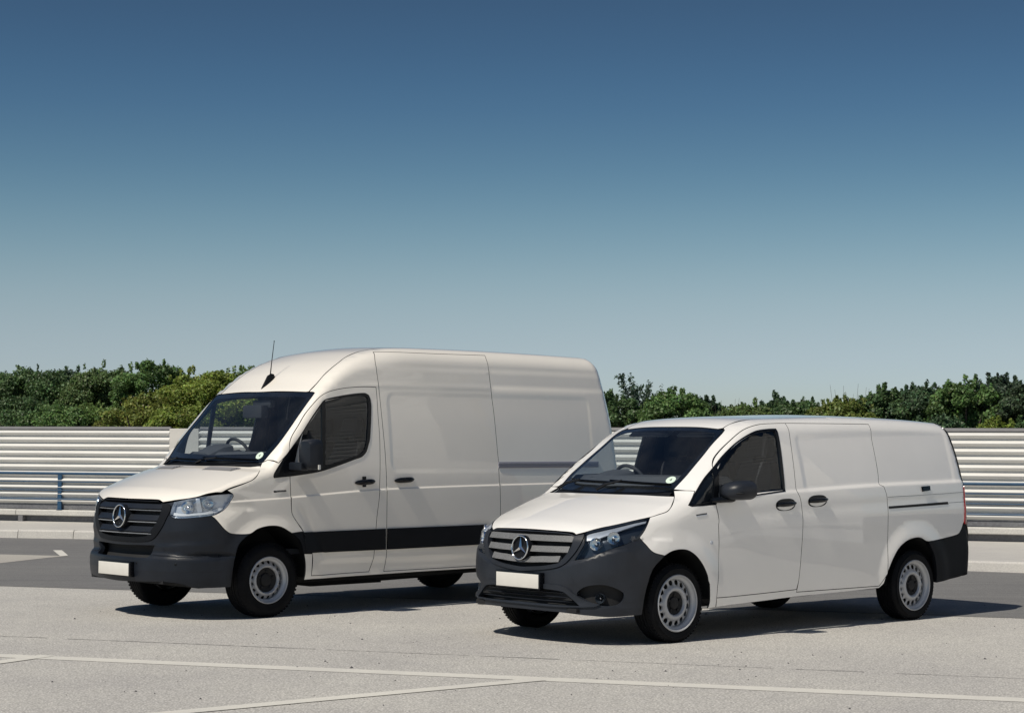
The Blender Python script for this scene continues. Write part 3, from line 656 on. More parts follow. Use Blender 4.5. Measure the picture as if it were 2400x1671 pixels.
def make_wheel(parent, c, sd, spec, name='wheel', steer=0):
    """c = (x, y of the outer rim face, z); sd = +1 left / -1 right"""
    s0, y0, z0 = c; Rt, Rr, wid = spec['tyre'], spec['rim'], spec['width']
    root = bpy.data.objects.new(name, None); link(root, parent); root.location = (-s0, y0*sd, z0); root.rotation_euler = (0, 0, steer)
    root.empty_display_size = .1
    def T(p):
        p = np.asarray(p, float); return np.stack([-p[..., 0], p[..., 1]*sd, p[..., 2]], -1)
    # tyre: sidewall, shoulder, grooved tread
    hw = wid/2; yc = -hw + .012
    prof = [(Rr - .012, .0), (Rr + .004, .010), (Rr + .018, .013), (Rr + .05, .016), ((Rr + Rt)/2 + .005, .018), (Rt - .045, .012), (Rt - .024, .002), (Rt - .010, -.012)]
    x = -.026
    prof.append((Rt - .002, x))
    ng = 4; pitch = (wid - .05)/(ng + 1)
    for g in range(ng):
        a = x - pitch*(g + 1)
        prof += [(Rt, a + .006), (Rt - .008, a + .004), (Rt - .008, a - .004), (Rt, a - .006)]
    yin = -wid + .02
    prof += [(Rt - .002, yin + .012), (Rt - .012, yin - .004), (Rt - .05, yin - .018), (Rr + .03, yin - .018), (Rr - .01, yin - .008), (Rr - .02, yin + .05)]
    m = MB(T); m.lathe(prof, (0, 0, 0), 'y', 72, close=False)
    # sipes across the tread
    for k in range(60):
        a = 2*math.pi*k/60
        er = np.array([math.cos(a), 0, math.sin(a)]); et = np.array([-math.sin(a), 0, math.cos(a)])
        m.obox(er*(Rt - .003) + np.array([0, -.022, 0]), (er, (0, 1, 0), et), (.004, .012, .009))
    m.build('tyre', M['rubber'], root, angle=35)
    # rim: outer lip and barrel
    d = spec['inset']
    m = MB(T)
    lip = [(Rr - .016, -.012), (Rr - .004, -.002), (Rr + .002, .012), (Rr - .004, .019), (Rr - .011, .016), (Rr - .014, .004), (Rr - .020, -.006), (Rr - .030, -.010),
           (Rr - .036, -.016), (Rr - .040, -.034), (spec['disc'] + .003, -.042), (spec['disc'] - .002, -d - .03), (spec['disc'] - .006, -.12), (spec['disc'] - .006, -wid + .01)]
    m.lathe(lip, (0, 0, 0), 'y', 72)
    rim = m.build('rim', M['steel'], root, angle=50)
    # disc with a ring of round holes
    ro, ri, rh, hr, nh = spec['disc'], spec['cap'], spec['holes_at'], spec['hole_r'], 16
    hub = spec['hub']
    dep = pchip([ri - .03, ri, ri + .008, (ri + hub)/2, hub, hub + .012, rh, ro - .012, ro, ro + .02],
                [-d + .01, -d + .012, -d + .026, -d + .030, -d + .020, -d + .004, -d - .002, -d - .006, -d - .014, -d - .02])
    loops = [np.array([(ro*math.cos(a), ro*math.sin(a)) for a in np.linspace(0, 2*math.pi, 96, endpoint=False)]),
             np.array([(ri*math.cos(a), ri*math.sin(a)) for a in np.linspace(0, 2*math.pi, 48, endpoint=False)])]
    for k in range(nh):
        a0 = 2*math.pi*(k + .5)/nh
        loops.append(np.array([(rh*math.cos(a0) + hr*math.cos(a), rh*math.sin(a0) + hr*math.sin(a)) for a in np.linspace(0, 2*math.pi, 18, endpoint=False)]))
    V2, Tn = tri_fill(loops, .012)
    rr = np.hypot(V2[:, 0], V2[:, 1]); P = np.stack([V2[:, 0], dep(rr), V2[:, 1]], -1)
    m = MB(T); m.add(P, Tn)
    back = P.copy(); back[:, 1] -= .006
    # hole walls
    cnt = {}
    for f in Tn:
        for i in range(3):
            e = (min(f[i], f[(i+1) % 3]), max(f[i], f[(i+1) % 3])); cnt[e] = cnt.get(e, 0) + 1
    be = [e for e, q in cnt.items() if q == 1]
    m.add(np.concatenate([P, back]), [(a, b, b + len(P), a + len(P)) for a, b in be])
    dsc = m.build('disc', M['steel'], rim, angle=45, recalc=False)
    bm = bmesh.new(); bm.from_mesh(dsc.data); bmesh.ops.remove_doubles(bm, verts=bm.verts, dist=1e-5); bmesh.ops.recalc_face_normals(bm, faces=bm.faces)
    bm.to_mesh(dsc.data); bm.free()
    m = MB(T); m.lathe([(ro + .002, -d - .05), (.05, -d - .05), (.001, -d - .05)], (0, 0, 0), 'y', 40); m.build('brake_drum', M['matt'], root)
    # dark centre cap with wheel bolts
    m = MB(T); m.lathe([(ri + .003, -d + .004), (ri - .006, -d + .012), (ri - .02, -d + .006), (ri*.55, -d - .004), (ri*.5, -d + .010), (ri*.3, -d + .016), (.001, -d + .017)], (0, 0, 0), 'y', 48)
    for k in range(5):
        a = 2*math.pi*k/5 + .3; m.lathe([(.013, -d - .01), (.013, -d + .012), (.009, -d + .016), (.001, -d + .016)], (ri*.72*math.cos(a), 0, ri*.72*math.sin(a)), 'y', 8)
    m.build('hub_cap', M['matt'], root)
    return root

def star_badge(parent, c, rad, tilt, tf=tf_van):
    """ring with a three-pointed star on a dark round boss, facing forward"""
    s0, y0, z0 = c; ct, st = math.cos(tilt), math.sin(tilt)
    def T(p):      # local: x = out of the grille, y = left, z = up (tilted back)
        p = np.asarray(p, float); fx = -(p[..., 0]*ct - p[..., 2]*st); zz = p[..., 2]*ct + p[..., 0]*st
        return tf(np.stack([s0 + fx, y0 + p[..., 1], z0 + zz], -1))
    m = MB(T); m.lathe([(rad*1.06, -.10), (rad*1.05, -.016), (rad*1.0, -.008), (rad*.9, -.012), (.001, -.014)], (0, 0, 0), 'x', 56)
    boss = m.build('badge_boss', M['plastic2'], parent)
    m = MB(T)
    ring = [(rad + .0065*math.cos(a)*rad/.1, .004 + .0065*math.sin(a)) for a in np.linspace(0, 2*math.pi, 10, endpoint=False)]
    m.lathe(ring, (0, 0, 0), 'x', 64, close=True)
    m.build('badge_ring', M['chrome'], boss)
    m = MB(T); out = []; V = [(.016, 0, 0)]
    for k in range(3):
        a = math.pi/2 + k*2*math.pi/3
        V.append((.003, rad*.99*math.cos(a), rad*.99*math.sin(a)))
        b = a + math.pi/3; V.append((-.002, rad*.17*math.cos(b), rad*.17*math.sin(b)))
    F = [(0, 1 + k, 1 + (k+1) % 6) for k in range(6)]
    V2 = V + [(-.010, v[1], v[2]) for v in V[1:]]
    F += [(1 + k, 7 + k, 7 + (k+1) % 6, 1 + (k+1) % 6) for k in range(6)] + [tuple(range(7, 13))]
    m.add(V2, F)
    m.build('badge_star', M['chrome'], boss, smooth=False)
    return boss

def plate(parent, c, w, h, name='number_plate'):
    s0, y0, z0 = c; m = MB(tf_van)
    m.box((s0 - .004, y0 - w/2 - .012, z0 - h/2 - .012), (s0 + .05, y0 + w/2 + .012, z0 + h/2 + .014))
    hol = m.build('plate_holder', M['black'], parent, bevel=.004)
    m = MB(tf_van); m.box((s0 - .010, y0 - w/2, z0 - h/2), (s0 - .0045, y0 + w/2, z0 + h/2))
    m.build(name, M['plate'], hol, bevel=.002)

def reflector_bowl(parent, F, c, rad, axis, mat='reflector', name='reflector', depth=.05):
    """parabolic reflector with bulb, opening along axis (vehicle coordinates)"""
    ax = np.array(axis, float); ax /= np.linalg.norm(ax); u = np.cross(ax, (0, 0, 1)); u /= np.linalg.norm(u); w = np.cross(u, ax)
    c = np.array(c, float)
    def T(p):
        p = np.asarray(p, float); return tf_van(c + p[..., :1]*ax + p[..., 1:2]*u + p[..., 2:3]*w)
    m = MB(T); prof = [(rad*t, -depth*(1 - t*t)) for t in (0.02, .2, .4, .6, .8, 1.0)] + [(rad*1.03, -.004), (rad*1.03, -.05)]
    m.lathe(prof, (0, 0, 0), 'x', 32); o = m.build(name, M[mat], parent)
    m = MB(T); m.lathe([(.001, -.012), (rad*.16, -.016), (rad*.20, -.026), (rad*.16, -depth)], (0, 0, 0), 'x', 16); m.build('bulb', M['chrome'], o)
    return o

def text_mesh(name, body, size, mat, parent, mtx, extrude=.001):
    cu = bpy.data.curves.new(name, 'FONT'); cu.body = body; cu.size = size; cu.align_x = 'CENTER'; cu.align_y = 'CENTER'; cu.extrude = extrude
    o = bpy.data.objects.new(name, cu); COL.objects.link(o)
    dg = bpy.context.evaluated_depsgraph_get(); me = bpy.data.meshes.new_from_object(o.evaluated_get(dg)); bpy.data.objects.remove(o)
    me.name = name; me.materials.clear(); me.materials.append(mat)
    o = bpy.data.objects.new(name, me); link(o, parent); o.matrix_local = mtx
    return o
def surf_frame(P, N, up=(0, 0, 1)):
    """matrix with z along the outward normal, in mesh coordinates"""
    p = tf_van(P); n = tf_van(N); n = n/np.linalg.norm(n); x = np.cross(up, n); x /= np.linalg.norm(x); y = np.cross(n, x)
    return Matrix(((x[0], y[0], n[0], p[0]), (x[1], y[1], n[1], p[1]), (x[2], y[2], n[2], p[2]), (0, 0, 0, 1)))

def seat(parent, s0, y0, zf, w=.5):
    m = MB(tf_van)
    ring = lambda x0, x1, z, ww: [(x0, y0 - ww/2, z), (x1, y0 - ww/2, z), (x1, y0 + ww/2, z), (x0, y0 + ww/2, z)]
    m.loft([ring(s0 - .5, s0 + .02, zf - .30, w*.9), ring(s0 - .5, s0 + .02, zf - .06, w), ring(s0 - .48, s0, zf, w*.96)])
    seat_o = m.build('seat', M['seatcloth'], parent, bevel=.02)
    m = MB(tf_van)
    m.loft([ring(s0 - .06, s0 + .07, zf - .02, w), ring(s0 - .05, s0 + .10, zf + .2, w), ring(s0 + .02, s0 + .14, zf + .45, w*.96), ring(s0 + .07, s0 + .17, zf + .62, w*.7)])
    m.build('backrest', M['seatcloth'], seat_o, bevel=.02)
    m = MB(tf_van); m.loft([ring(s0 + .08, s0 + .17, zf + .66, w*.5), ring(s0 + .09, s0 + .19, zf + .74, w*.54), ring(s0 + .11, s0 + .19, zf + .84, w*.46)])
    m.tube([(s0 + .12, y0 - .06, zf + .58), (s0 + .13, y0 - .06, zf + .70)], .008, 6); m.tube([(s0 + .12, y0 + .06, zf + .58), (s0 + .13, y0 + .06, zf + .70)], .008, 6)
    m.build('headrest', M['seatcloth'], seat_o, bevel=.015)

def steering_wheel(parent, c, rad, tilt):
    s0, y0, z0 = c; ct, st = math.cos(tilt), math.sin(tilt)
    P = []
    for k in range(41):
        a = 2*math.pi*k/40; b = rad*math.sin(a); P.append((s0 + b*st*-1, y0 + rad*math.cos(a), z0 + b*ct))
    m = MB(tf_van); m.tube(P, .016, 10, cap=False)
    for a in (0, math.pi, -math.pi/2):
        b = rad*math.sin(a); m.tube([(s0 - .02, y0, z0 - .01), (s0 - b*st, y0 + rad*math.cos(a), z0 + b*ct)], .018, 8)
    m.lathe([(.001, -.05), (.07, -.04), (.075, 0), (.06, .03), (.001, .035)], (s0 - .02, y0, z0), 'x', 20)
    m.tube([(s0, y0, z0), (s0 - .4, y0, z0 - .25)], .035, 8)
    return m.build('steering_wheel', M['inside'], parent)

def wiper(parent, F, pts, pivot):
    """blade lying on the screen through (y,z)->surface points; arm from the pivot"""
    P = np.array([solve(F, y=a, z=b, ax='x') for a, b in pts]); N = grad(F, P)
    P0 = P + N*.022; m = MB(tf_van)
    m.sweep(P0, [(-.006, -.012), (.006, -.012), (.004, .012), (-.004, .012)], np.cross(N, np.gradient(P, axis=0)/np.linalg.norm(np.gradient(P, axis=0), axis=1)[:, None]), N)
    b = m.build('wiper_blade', M['black'], parent)
    pv = np.array(pivot, float); mid = P0[len(P0)//2] + N[len(P0)//2]*.016
    q = [pv, pv + (mid - pv)*.35 + np.array((0, 0, .015)), mid + (pv - mid)*.12, mid]
    m = MB(tf_van); m.tube(q, [.016, .013, .008, .007], 8); m.build('wiper_arm', M['black'], b)

# ---------------------------------------------------------------- large high-roof van
def side_pts(F, pts): return [solve(F, s=a, z=b, ax='y') for a, b in pts]
def build_large():
    t = TR['s']; F = large_F; P = M['paint_l']
    van = empty('delivery_van', (-2.91, 18.5234, 0), .7525 + math.pi)
    tag(van, 'tall cream white high-roof cargo van with black side stripe and roof aerial', 'van')
    door, slide = t['door'], t['slide']
    # --- wheel arches and outline of the body side
    arch_r = [solve(F, s=3.665 + .43*math.cos(a), z=max(.36 + .46*math.sin(a), .352), ax='y') for a in np.linspace(math.pi, 0, 15)]
    rear_edge = [solve(F, s=float(LRE(z)) - .05, z=z, ax='y') for z in (2.46, 2.35, 2.2, 1.9, 1.6, 1.3, 1.0, .7, .48)]
    seam = t['roof_seam'][1:6] + [solve(F, s=a, y=b, ax='z') for a, b in ((1.38, .58), (1.7, .575), (2.2, .58), (2.8, .585), (3.4, .59), (4.0, .595), (4.35, .60), (4.46, .61))]
    ws_side = t['ws_side']; ws_corner = solve(F, s=.614, y=.735, ax='z')
    outline = ws_side[:] + [solve(F, s=.620, y=.79, ax='z'), ws_corner] + seam + [solve(F, s=4.54, y=.68, ax='z')] + rear_edge
    outline += side_pts(F, [(4.66, .36), (4.4, .355)]) + arch_r[::-1] + side_pts(F, [(2.6, .352), (1.9, .349), (1.143, .343), (.7, .338)])
    outline += [t['sill'][0]] + [t['sill_front'][2], t['sill_front'][1], t['sill_front'][0]]
    outline += [door[1], door[0]] + [door[-1], door[-2]] + door[-3:6:-1] + [(.151, .974, 1.482), t['pillar_seam'][1], t['pillar_seam'][0]]
    feat = [[solve(F, s=q, z=float(lcrease(q)) + dz, ax='y') for q in np.arange(-.75, 4.75, .03)] for dz in (-.012, -.006, -.001, .004, .009, .016)]
    feat.append(box_rows(F, 1.44, 4.30, 1.33, 2.125, .10, (-.045, -.03, -.015, 0, .015)))
    slide_loop = slide[:11] + side_pts(F, [(2.875, .376), (2.878, .7), (2.882, 1.0)]) + slide[12:]
    panel('side_panel', F, outline, PR_SIDE, P, van, holes=[slide_loop], step=.05, sides=(1, -1), rim_mat=M['matt'], flange=.022, feat=feat)
    panel('sliding_door', F, slide_loop, PR_SIDE, P, van, step=.045, sides=(1, -1), rim_mat=M['matt'], feat=feat)
    # --- front door with its window opening
    wb = t['win_black']
    hole = inset3(wb, .022, lambda p: p[0] > .33)
    hole = [p for p in hole if p[0] > .26]
    dl = panel('front_door', F, door, PR_SIDE, P, van, holes=[hole], step=.04, sides=(1, -1), rim_mat=M['matt'], feat=feat)
    wm, wq = t['win_main'], t['win_quarter']
    wq = [p for p in wq]
    for k, sd in enumerate((1, -1)):
        panel('window_frame', F, wb, PR_SIDE, M['black'], dl[k], holes=[wm, wq], step=.035, sides=(sd,), off=.004, gap=0, flange=.02)
        panel('window', F, wm, PR_SIDE, M['sideglass'], dl[k], step=.05, sides=(sd,), off=-.006, gap=-.008, flange=0)
        panel('quarter_window', F, wq, PR_SIDE, M['sideglass'], dl[k], step=.05, sides=(sd,), off=-.006, gap=-.008, flange=0)
        pull_handle(dl[k], F, (1.10, 1.248), sd, .125, .05, True)
        if sd > 0: large_mirror(dl[k], sd)
    sds = [o for o in van.children if o.name.startswith('sliding_door')]
    for k, sd in enumerate((1, -1)): pull_handle(sds[k], F, (1.595, 1.263), sd, .125, .048, False)
    # --- front wing
    hs = t['hood_side']; lt = t['light']
    fender = [lt[5]] + hs[4:] + [t['pillar_seam'][0], t['pillar_seam'][1], (.151, .974, 1.482)] + door[7:1:-1] + t['arch'][::-1][:-1] + [t['arch'][0]]
    fender += t['bump_fender'][::-1][2:] + [lt[9], lt[8], lt[7], lt[6]]
    fd = panel('front_wing', F, fender, PR_CORNER, P, van, step=.03, sides=(1, -1), rim_mat=M['matt'], feat=feat)
    for k, sd in enumerate((1, -1)):
        b = t['badge']; panel('badge_strip', F, b, PR_SIDE, M['black'], fd[k], step=.03, sides=(sd,), off=.003, gap=0, flange=.004)
        for q in np.linspace(.045, .145, 7):
            pp = np.array(solve(F, s=q, z=1.170 + .003*math.sin(q*160), ax='y')); n = grad(F, pp[None])[0]
            m = MB(tf_van); m.obox((pp + n*.004)*np.array([1, sd, 1]), ((1, 0, .05), (0, 1, 0), (0, 0, 1)), (.0045, .001, .0035)); m.build('badge_letter', M['chromed'], fd[k])
    # --- bonnet
    hood = [(solve(F, y=0, z=1.094, ax='x'))] + [(-.905, .228, 1.096), (-.886, .372, 1.095)] + t['hood_front'][3:5] + hs[:9] + [(-.02, .80, 1.40)] + [solve(F, s=a, y=b, ax='z') for a, b in ((-.055, .70), (-.10, .45), (-.135, .2), (-.145, 0))]
    hd = panel('bonnet', F, mirror_loop(hood), PR_TOP, P, van, step=.035, rim_mat=M['matt'])
    for sd in (1, -1):
        v = [(-.275, .25, 1.3), (-.165, .225, 1.36), (-.098, .60, 1.37), (-.115, .665, 1.36), (-.215, .645, 1.3)]
        v = [tuple(np.array(solve(F, s=a, y=b, ax='z'))*np.array([1, sd, 1])) for a, b, _ in v]
        panel('vent_panel', F, v, PR_TOP, M['vent'], hd, step=.03, off=.003, gap=0, flange=.008)
        for q in (.25, .5, .75):
            A = np.array(v[0])*(1-q) + np.array(v[1])*q; B = np.array(v[4])*(1-q) + np.array(v[3])*q
            pts = np.array([solve(F, s=A[0]+(B[0]-A[0])*u, y=A[1]+(B[1]-A[1])*u, ax='z') for u in np.linspace(.06, .94, 8)]); N = grad(F, pts)
            m = MB(tf_van); m.sweep(pts + N*.006, [(-.010, 0), (-.006, .005), (.006, .005), (.010, 0)], (1, 0, .35), N); m.build('vent_louvre', M['vent'], hd)
    # --- windscreen, black edge band, scuttle
    wsb = [solve(F, s=a, y=b, ax='z') for a, b in ((-.10, 0), (-.085, .25), (-.045, .5), (0.0, .72))]
    ws = wsb + ws_side + [solve(F, s=.60, y=.70, ax='z'), solve(F, s=.575, y=.5, ax='z'), solve(F, s=.553, y=.25, ax='z'), solve(F, s=.545, y=0, ax='z')]
    wsl = mirror_loop(ws)
    wo = panel('windscreen', F, wsl, PR_SCREEN, M['screen'], van, step=.045, off=-.003, flange=0)
    inner = mirror_loop([solve(F, s=-.02, y=0, ax='z'), solve(F, s=0.0, y=.3, ax='z'), solve(F, s=.045, y=.6, ax='z'), solve(F, s=.09, y=.765, ax='z'), solve(F, s=.215, y=.805, ax='z'), solve(F, s=.43, y=.79, ax='z'), solve(F, s=.56, y=.775, ax='z'), solve(F, s=.56, y=.70, ax='z'), solve(F, s=.52, y=.4, ax='z'), solve(F, s=.505, y=0, ax='z')])
    panel('black_edge', F, wsl, PR_SCREEN, M['black'], wo, holes=[inner], step=.045, off=-.006, gap=-.004, flange=0)
    sc = [solve(F, s=a, y=b, ax='z') for a, b in ((-.148, 0), (-.135, .25), (-.10, .5), (-.045, .74), (-.02, .80), (.01, .80), (0, .72), (-.045, .5), (-.085, .25), (-.098, 0))]
    panel('scuttle', F, mirror_loop(sc), PR_TOP, M['plastic2'], van, step=.03, off=-.012, gap=-.006, flange=.03)
    wiper(van, F, [(.76, 1.445), (.5, 1.45), (.2, 1.455), (-.02, 1.46)], (-.09, -.12, 1.43))
    wiper(van, F, [(.02, 1.435), (-.25, 1.44), (-.5, 1.445), (-.72, 1.45)], (-.03, -.74, 1.42))
    sticker(wo, F, (.72, 1.50), .042)
    # --- roof
    roof = [solve(F, s=.548, y=0, ax='z'), solve(F, s=.56, y=.25, ax='z'), solve(F, s=.58, y=.5, ax='z'), solve(F, s=.604, y=.70, ax='z'), ws_corner] + seam + [solve(F, s=4.50, y=.4, ax='z'), solve(F, s=4.51, y=0, ax='z')]
    rf = panel('roof', F, mirror_loop(roof), PR_TOP, P, van, step=.06, rim_mat=M['matt'])
    a0 = np.array(solve(F, s=.66, y=0, ax='z')); n0 = grad(F, a0[None])[0]
    m = MB(tf_van)
    ring = lambda s_, w_, h_: [(a0[0]+s_, -w_, a0[2]+(s_)*.75 - .004), (a0[0]+s_, w_, a0[2]+s_*.75 - .004), (a0[0]+s_ - .35*h_, w_*.35, a0[2]+s_*.75 + h_), (a0[0]+s_ - .35*h_, -w_*.35, a0[2]+s_*.75 + h_)]
    m.loft([ring(-.075, .010, .006), ring(-.03, .024, .03), ring(.02, .03, .06), ring(.06, .026, .055), ring(.085, .012, .03)])
    ab = m.build('aerial_base', M['plastic2'], rf, bevel=.003)
    m = MB(tf_van); m.tube([(a0[0] + .03, 0, a0[2] + .07), (a0[0] + .045, 0, a0[2] + .2), (a0[0] + .075, 0, a0[2] + .42)], [.0065, .0045, .0032], 8)
    m.lathe([(.001, 0), (.005, .002), (.005, .012), (.001, .014)], (a0[0] + .075, 0, a0[2] + .415), 'z', 8); m.build('aerial', M['plastic2'], ab)
    # --- rear doors, lamps, bumper
    rd = [solve(F, y=.0, z=2.44, ax='rear'), solve(F, y=.62, z=2.42, ax='rear'), solve(F, y=.70, z=2.34, ax='rear'), solve(F, y=.78, z=1.9, ax='rear'), solve(F, y=.82, z=1.4, ax='rear'), solve(F, y=.84, z=.95, ax='rear'), solve(F, y=.84, z=.52, ax='rear'), solve(F, y=0, z=.52, ax='rear')]
    panel('rear_door', F, rd, PR_REAR, P, van, step=.07, sides=(1, -1), rim_mat=M['matt'])
    fr = [solve(F, y=0, z=2.53, ax='rear'), solve(F, y=.58, z=2.50, ax='rear')] + [solve(F, s=4.54, y=.68, ax='z')] + rear_edge + [solve(F, y=.9, z=.40, ax='rear'), solve(F, y=0, z=.40, ax='rear')]
    panel('rear_frame', F, mirror_loop(fr), PR_REAR, P, van, holes=[mirror_loop(rd)], step=.07, rim_mat=M['matt'])
    tl = [solve(F, y=.845, z=1.2, ax='rear'), solve(F, y=.90, z=1.2, ax='rear'), solve(F, y=.90, z=.75, ax='rear'), solve(F, y=.86, z=.75, ax='rear')]
    panel('tail_lamp', F, tl, PR_REAR, M['red'], van, step=.05, off=.012, gap=0, flange=.02, sides=(1, -1))
    m = MB(tf_van); m.box((4.70, -.93, .34), (4.86, .93, .47)); m.build('rear_bumper', M['plastic2'], van, bevel=.025)
    # --- black side mouldings
    segs = [[(.34, .782), (1.348, .789), (1.352, .584), (.375, .584)], [(1.372, .789), (2.872, .795), (2.872, .592), (1.372, .584)], [(2.888, .795), (3.26, .797), (3.235, .593), (2.888, .592)], [(4.07, .80), (4.60, .80), (4.60, .60), (4.095, .60)]]
    for sg in segs: panel('side_moulding', F, side_pts(F, sg), PR_FLAT, M['plastic2'], van, step=.06, off=.014, gap=.001, flange=.02, sides=(1, -1))
    lp = [solve(F, s=a, z=b, ax='y') for a, b in ((.215, .779), (.342, .782), (.376, .584), (.352, .582), (.30, .70))]
    panel('side_moulding', F, lp, PR_FLAT, M['plastic2'], van, step=.03, off=.008, gap=0, flange=.03, sides=(1, -1))
    for sd in (1, -1):
        pts = np.array([solve(F, s=q, z=1.40, ax='y') for q in np.linspace(2.875, 4.36, 40)])*np.array([1, sd, 1])
        m = MB(tf_van); m.sweep(pts, [(-.032, -.01), (-.032, .010), (-.024, .014), (-.010, .014), (-.006, .006), (.006, .006), (.010, .014), (.026, .014), (.032, .010), (.032, -.01)], (0, 0, 1), (0, sd, 0)); m.build('door_rail', M['rail'], van)
    # --- front bumper
    gi = t['gr_in'][1:]; go = t['gr_out']
    CY = Cyl(.35, 1.2)
    top = [solve(F, y=0, z=1.084, ax='x')] + [solve(F, y=b, z=zz, ax='x') for b, zz in ((.228, 1.086), (.372, 1.085), (.451, 1.083), (.498, 1.070), (.523, 1.060))]
    outer = top + [lt[2], lt[1], lt[0], lt[13], lt[12], lt[11]] + t['bump_fender'] + side_pts(F, [(-.36, .70), (-.405, .58), (-.43, .45), (-.44, .305)]) + [t['bump_bot'][4], t['bump_bot'][3], t['bump_bot'][2], t['bump_bot'][1], t['bump_bot'][0], solve(F, y=0, z=.335, ax='x')]
    gop = [solve(F, y=0, z=1.080, ax='x'), solve(F, y=.3, z=1.081, ax='x'), solve(F, y=.46, z=1.079, ax='x'), solve(F, y=.51, z=1.064, ax='x')] + [go[1], go[2], go[3], go[4], go[5], go[6], go[7], go[8], go[9], solve(F, y=0, z=.702, ax='x')]
    it = [solve(F, y=0, z=.669, ax='x')] + t['intake'][1:7] + [solve(F, y=0, z=.567, ax='x')]
    bp = panel('front_bumper', F, mirror_loop(outer), CY, M['plastic'], van, holes=[mirror_loop(gop), mirror_loop(it)], step=.022, gap=.002, flange=.04, feat=[cyl_rows(CY, (.436, .442, .448, .454, .56, .57, .58, .59, .60, .61))])
    # raised pads beside the intake
    io_ = t['intake_out']; pad = [io_[0], io_[1], io_[2], io_[3], solve(F, y=.56, z=.585, ax='x'), solve(F, y=.47, z=.590, ax='x'), solve(F, y=.465, z=.632, ax='x')]
    for sd in (1, -1): panel('intake_pad', F, [(a, b*sd, c) for a, b, c in pad], CY, M['plastic'], bp, step=.02, gap=.002, off=.005, flange=.007)
    for yy, zz in ((.30, .515), (.74, .515)):
        for sd in (1, -1):
            q = np.array(solve(F, y=yy, z=zz, ax='x')); nn = grad(F, q[None])[0]; q = q*np.array([1, sd, 1]); nn = nn*np.array([1, sd, 1]); mm = surf_frame(q, nn)
            m = MB(); m.lathe([(.0005, .003), (.010, .003), (.0125, .001), (.0125, -.004)], (0, 0, 0), 'z', 20); o_ = m.build('parking_sensor', M['plastic2'], bp); o_.matrix_local = mm
    gip = [solve(F, y=0, z=1.072, ax='x')] + [solve(F, y=p[1] - .004, z=min(p[2], 1.072), ax='x') for p in gi[:9]] + [solve(F, y=0, z=.746, ax='x')]
    gs = panel('grille_surround', F, mirror_loop(gop), CY, M['plastic2'], bp, holes=[mirror_loop(gip)], step=.022, gap=.001, off=.008, flange=.06)
    panel('grille_back', F, mirror_loop(gip), CY, M['matt'], gs, step=.05, gap=-.01, off=-.06, flange=0)
    panel('intake_back', F, mirror_loop(it), CY, M['matt'], bp, step=.05, gap=-.03, off=-.085, flange=0)
    for z0, yw, h in ((1.022, .535, .030), (.918, .512, .034), (.812, .447, .034)):
        yy = np.linspace(-yw, yw, 41); pts = np.array([solve(F, y=abs(b), z=z0, ax='x') for b in yy]); pts[:, 1] = yy
        m = MB(tf_van); m.sweep(pts, [(-.004, -h*.45), (-.012, -h*.35), (.018, h), (.03, h + .004), (.03, -h*.2), (.004, -h*.5)], (1, 0, 0), (0, 0, 1)); sl = m.build('grille_slat', M['plastic'], gs, smooth=False)
        m = MB(tf_van); m.sweep(pts, [(-.010, -h*1.0), (-.014, -h*.86), (.01, -h*.70), (.02, -h*1.0)], (1, 0, 0), (0, 0, 1)); m.build('slat_trim', M['bezel'], sl, smooth=False)
    star_badge(gs, (-1.012, 0, .936), .103, .09)
    plate(bp, (-1.062, 0, .452), .52, .114)
    # --- head lamps
    for sd in (1, -1): headlamp(van, F, lt, sd, [((-.735, .74, 1.025), .058, (-.78, .6, .06)), ((-.60, .855, 1.062), .052, (-.7, .7, .06))], M['bezel'])
    lamp_inserts(van)
    # --- wheels, wells, underbody
    spec = dict(tyre=.347, rim=.2176, width=.235, inset=.042, disc=.188, cap=.114, hub=.144, holes_at=.1655, hole_r=.0165)
    for s_ in (0, 3.665):
        for sd in (1, -1): make_wheel(van, (s_, .955, .347), sd, spec)
    underbody(van, F, 3.665, .36, .47, .64, 4.72, .95)
    # --- cab
    cab(van, F, dash_s=(.03, .62), dash_z=1.40, top_z=1.545, bulk=1.40, floor=.62, wheel=(.62, -.40, 1.475), rad=.20, seat_z=1.02, seat_s=1.18, halfw=.88, roof_z=2.40, bin=( .36, -.40, 1.60))
    m = MB(tf_van); q = np.array(solve(F, s=.45, y=0, ax='z'))
    m.box((q[0] + .02, -.16, q[2] - .16), (q[0] + .11, .16, q[2] - .03)); m.box((q[0] + .10, -.10, q[2] - .06), (q[0] + .16, .20, q[2] + .02)); m.build('sensor_housing', M['inside'], wo, bevel=.02)
    mk = np.array(solve(F, s=-.207, z=.752, ax='y'))
    return van

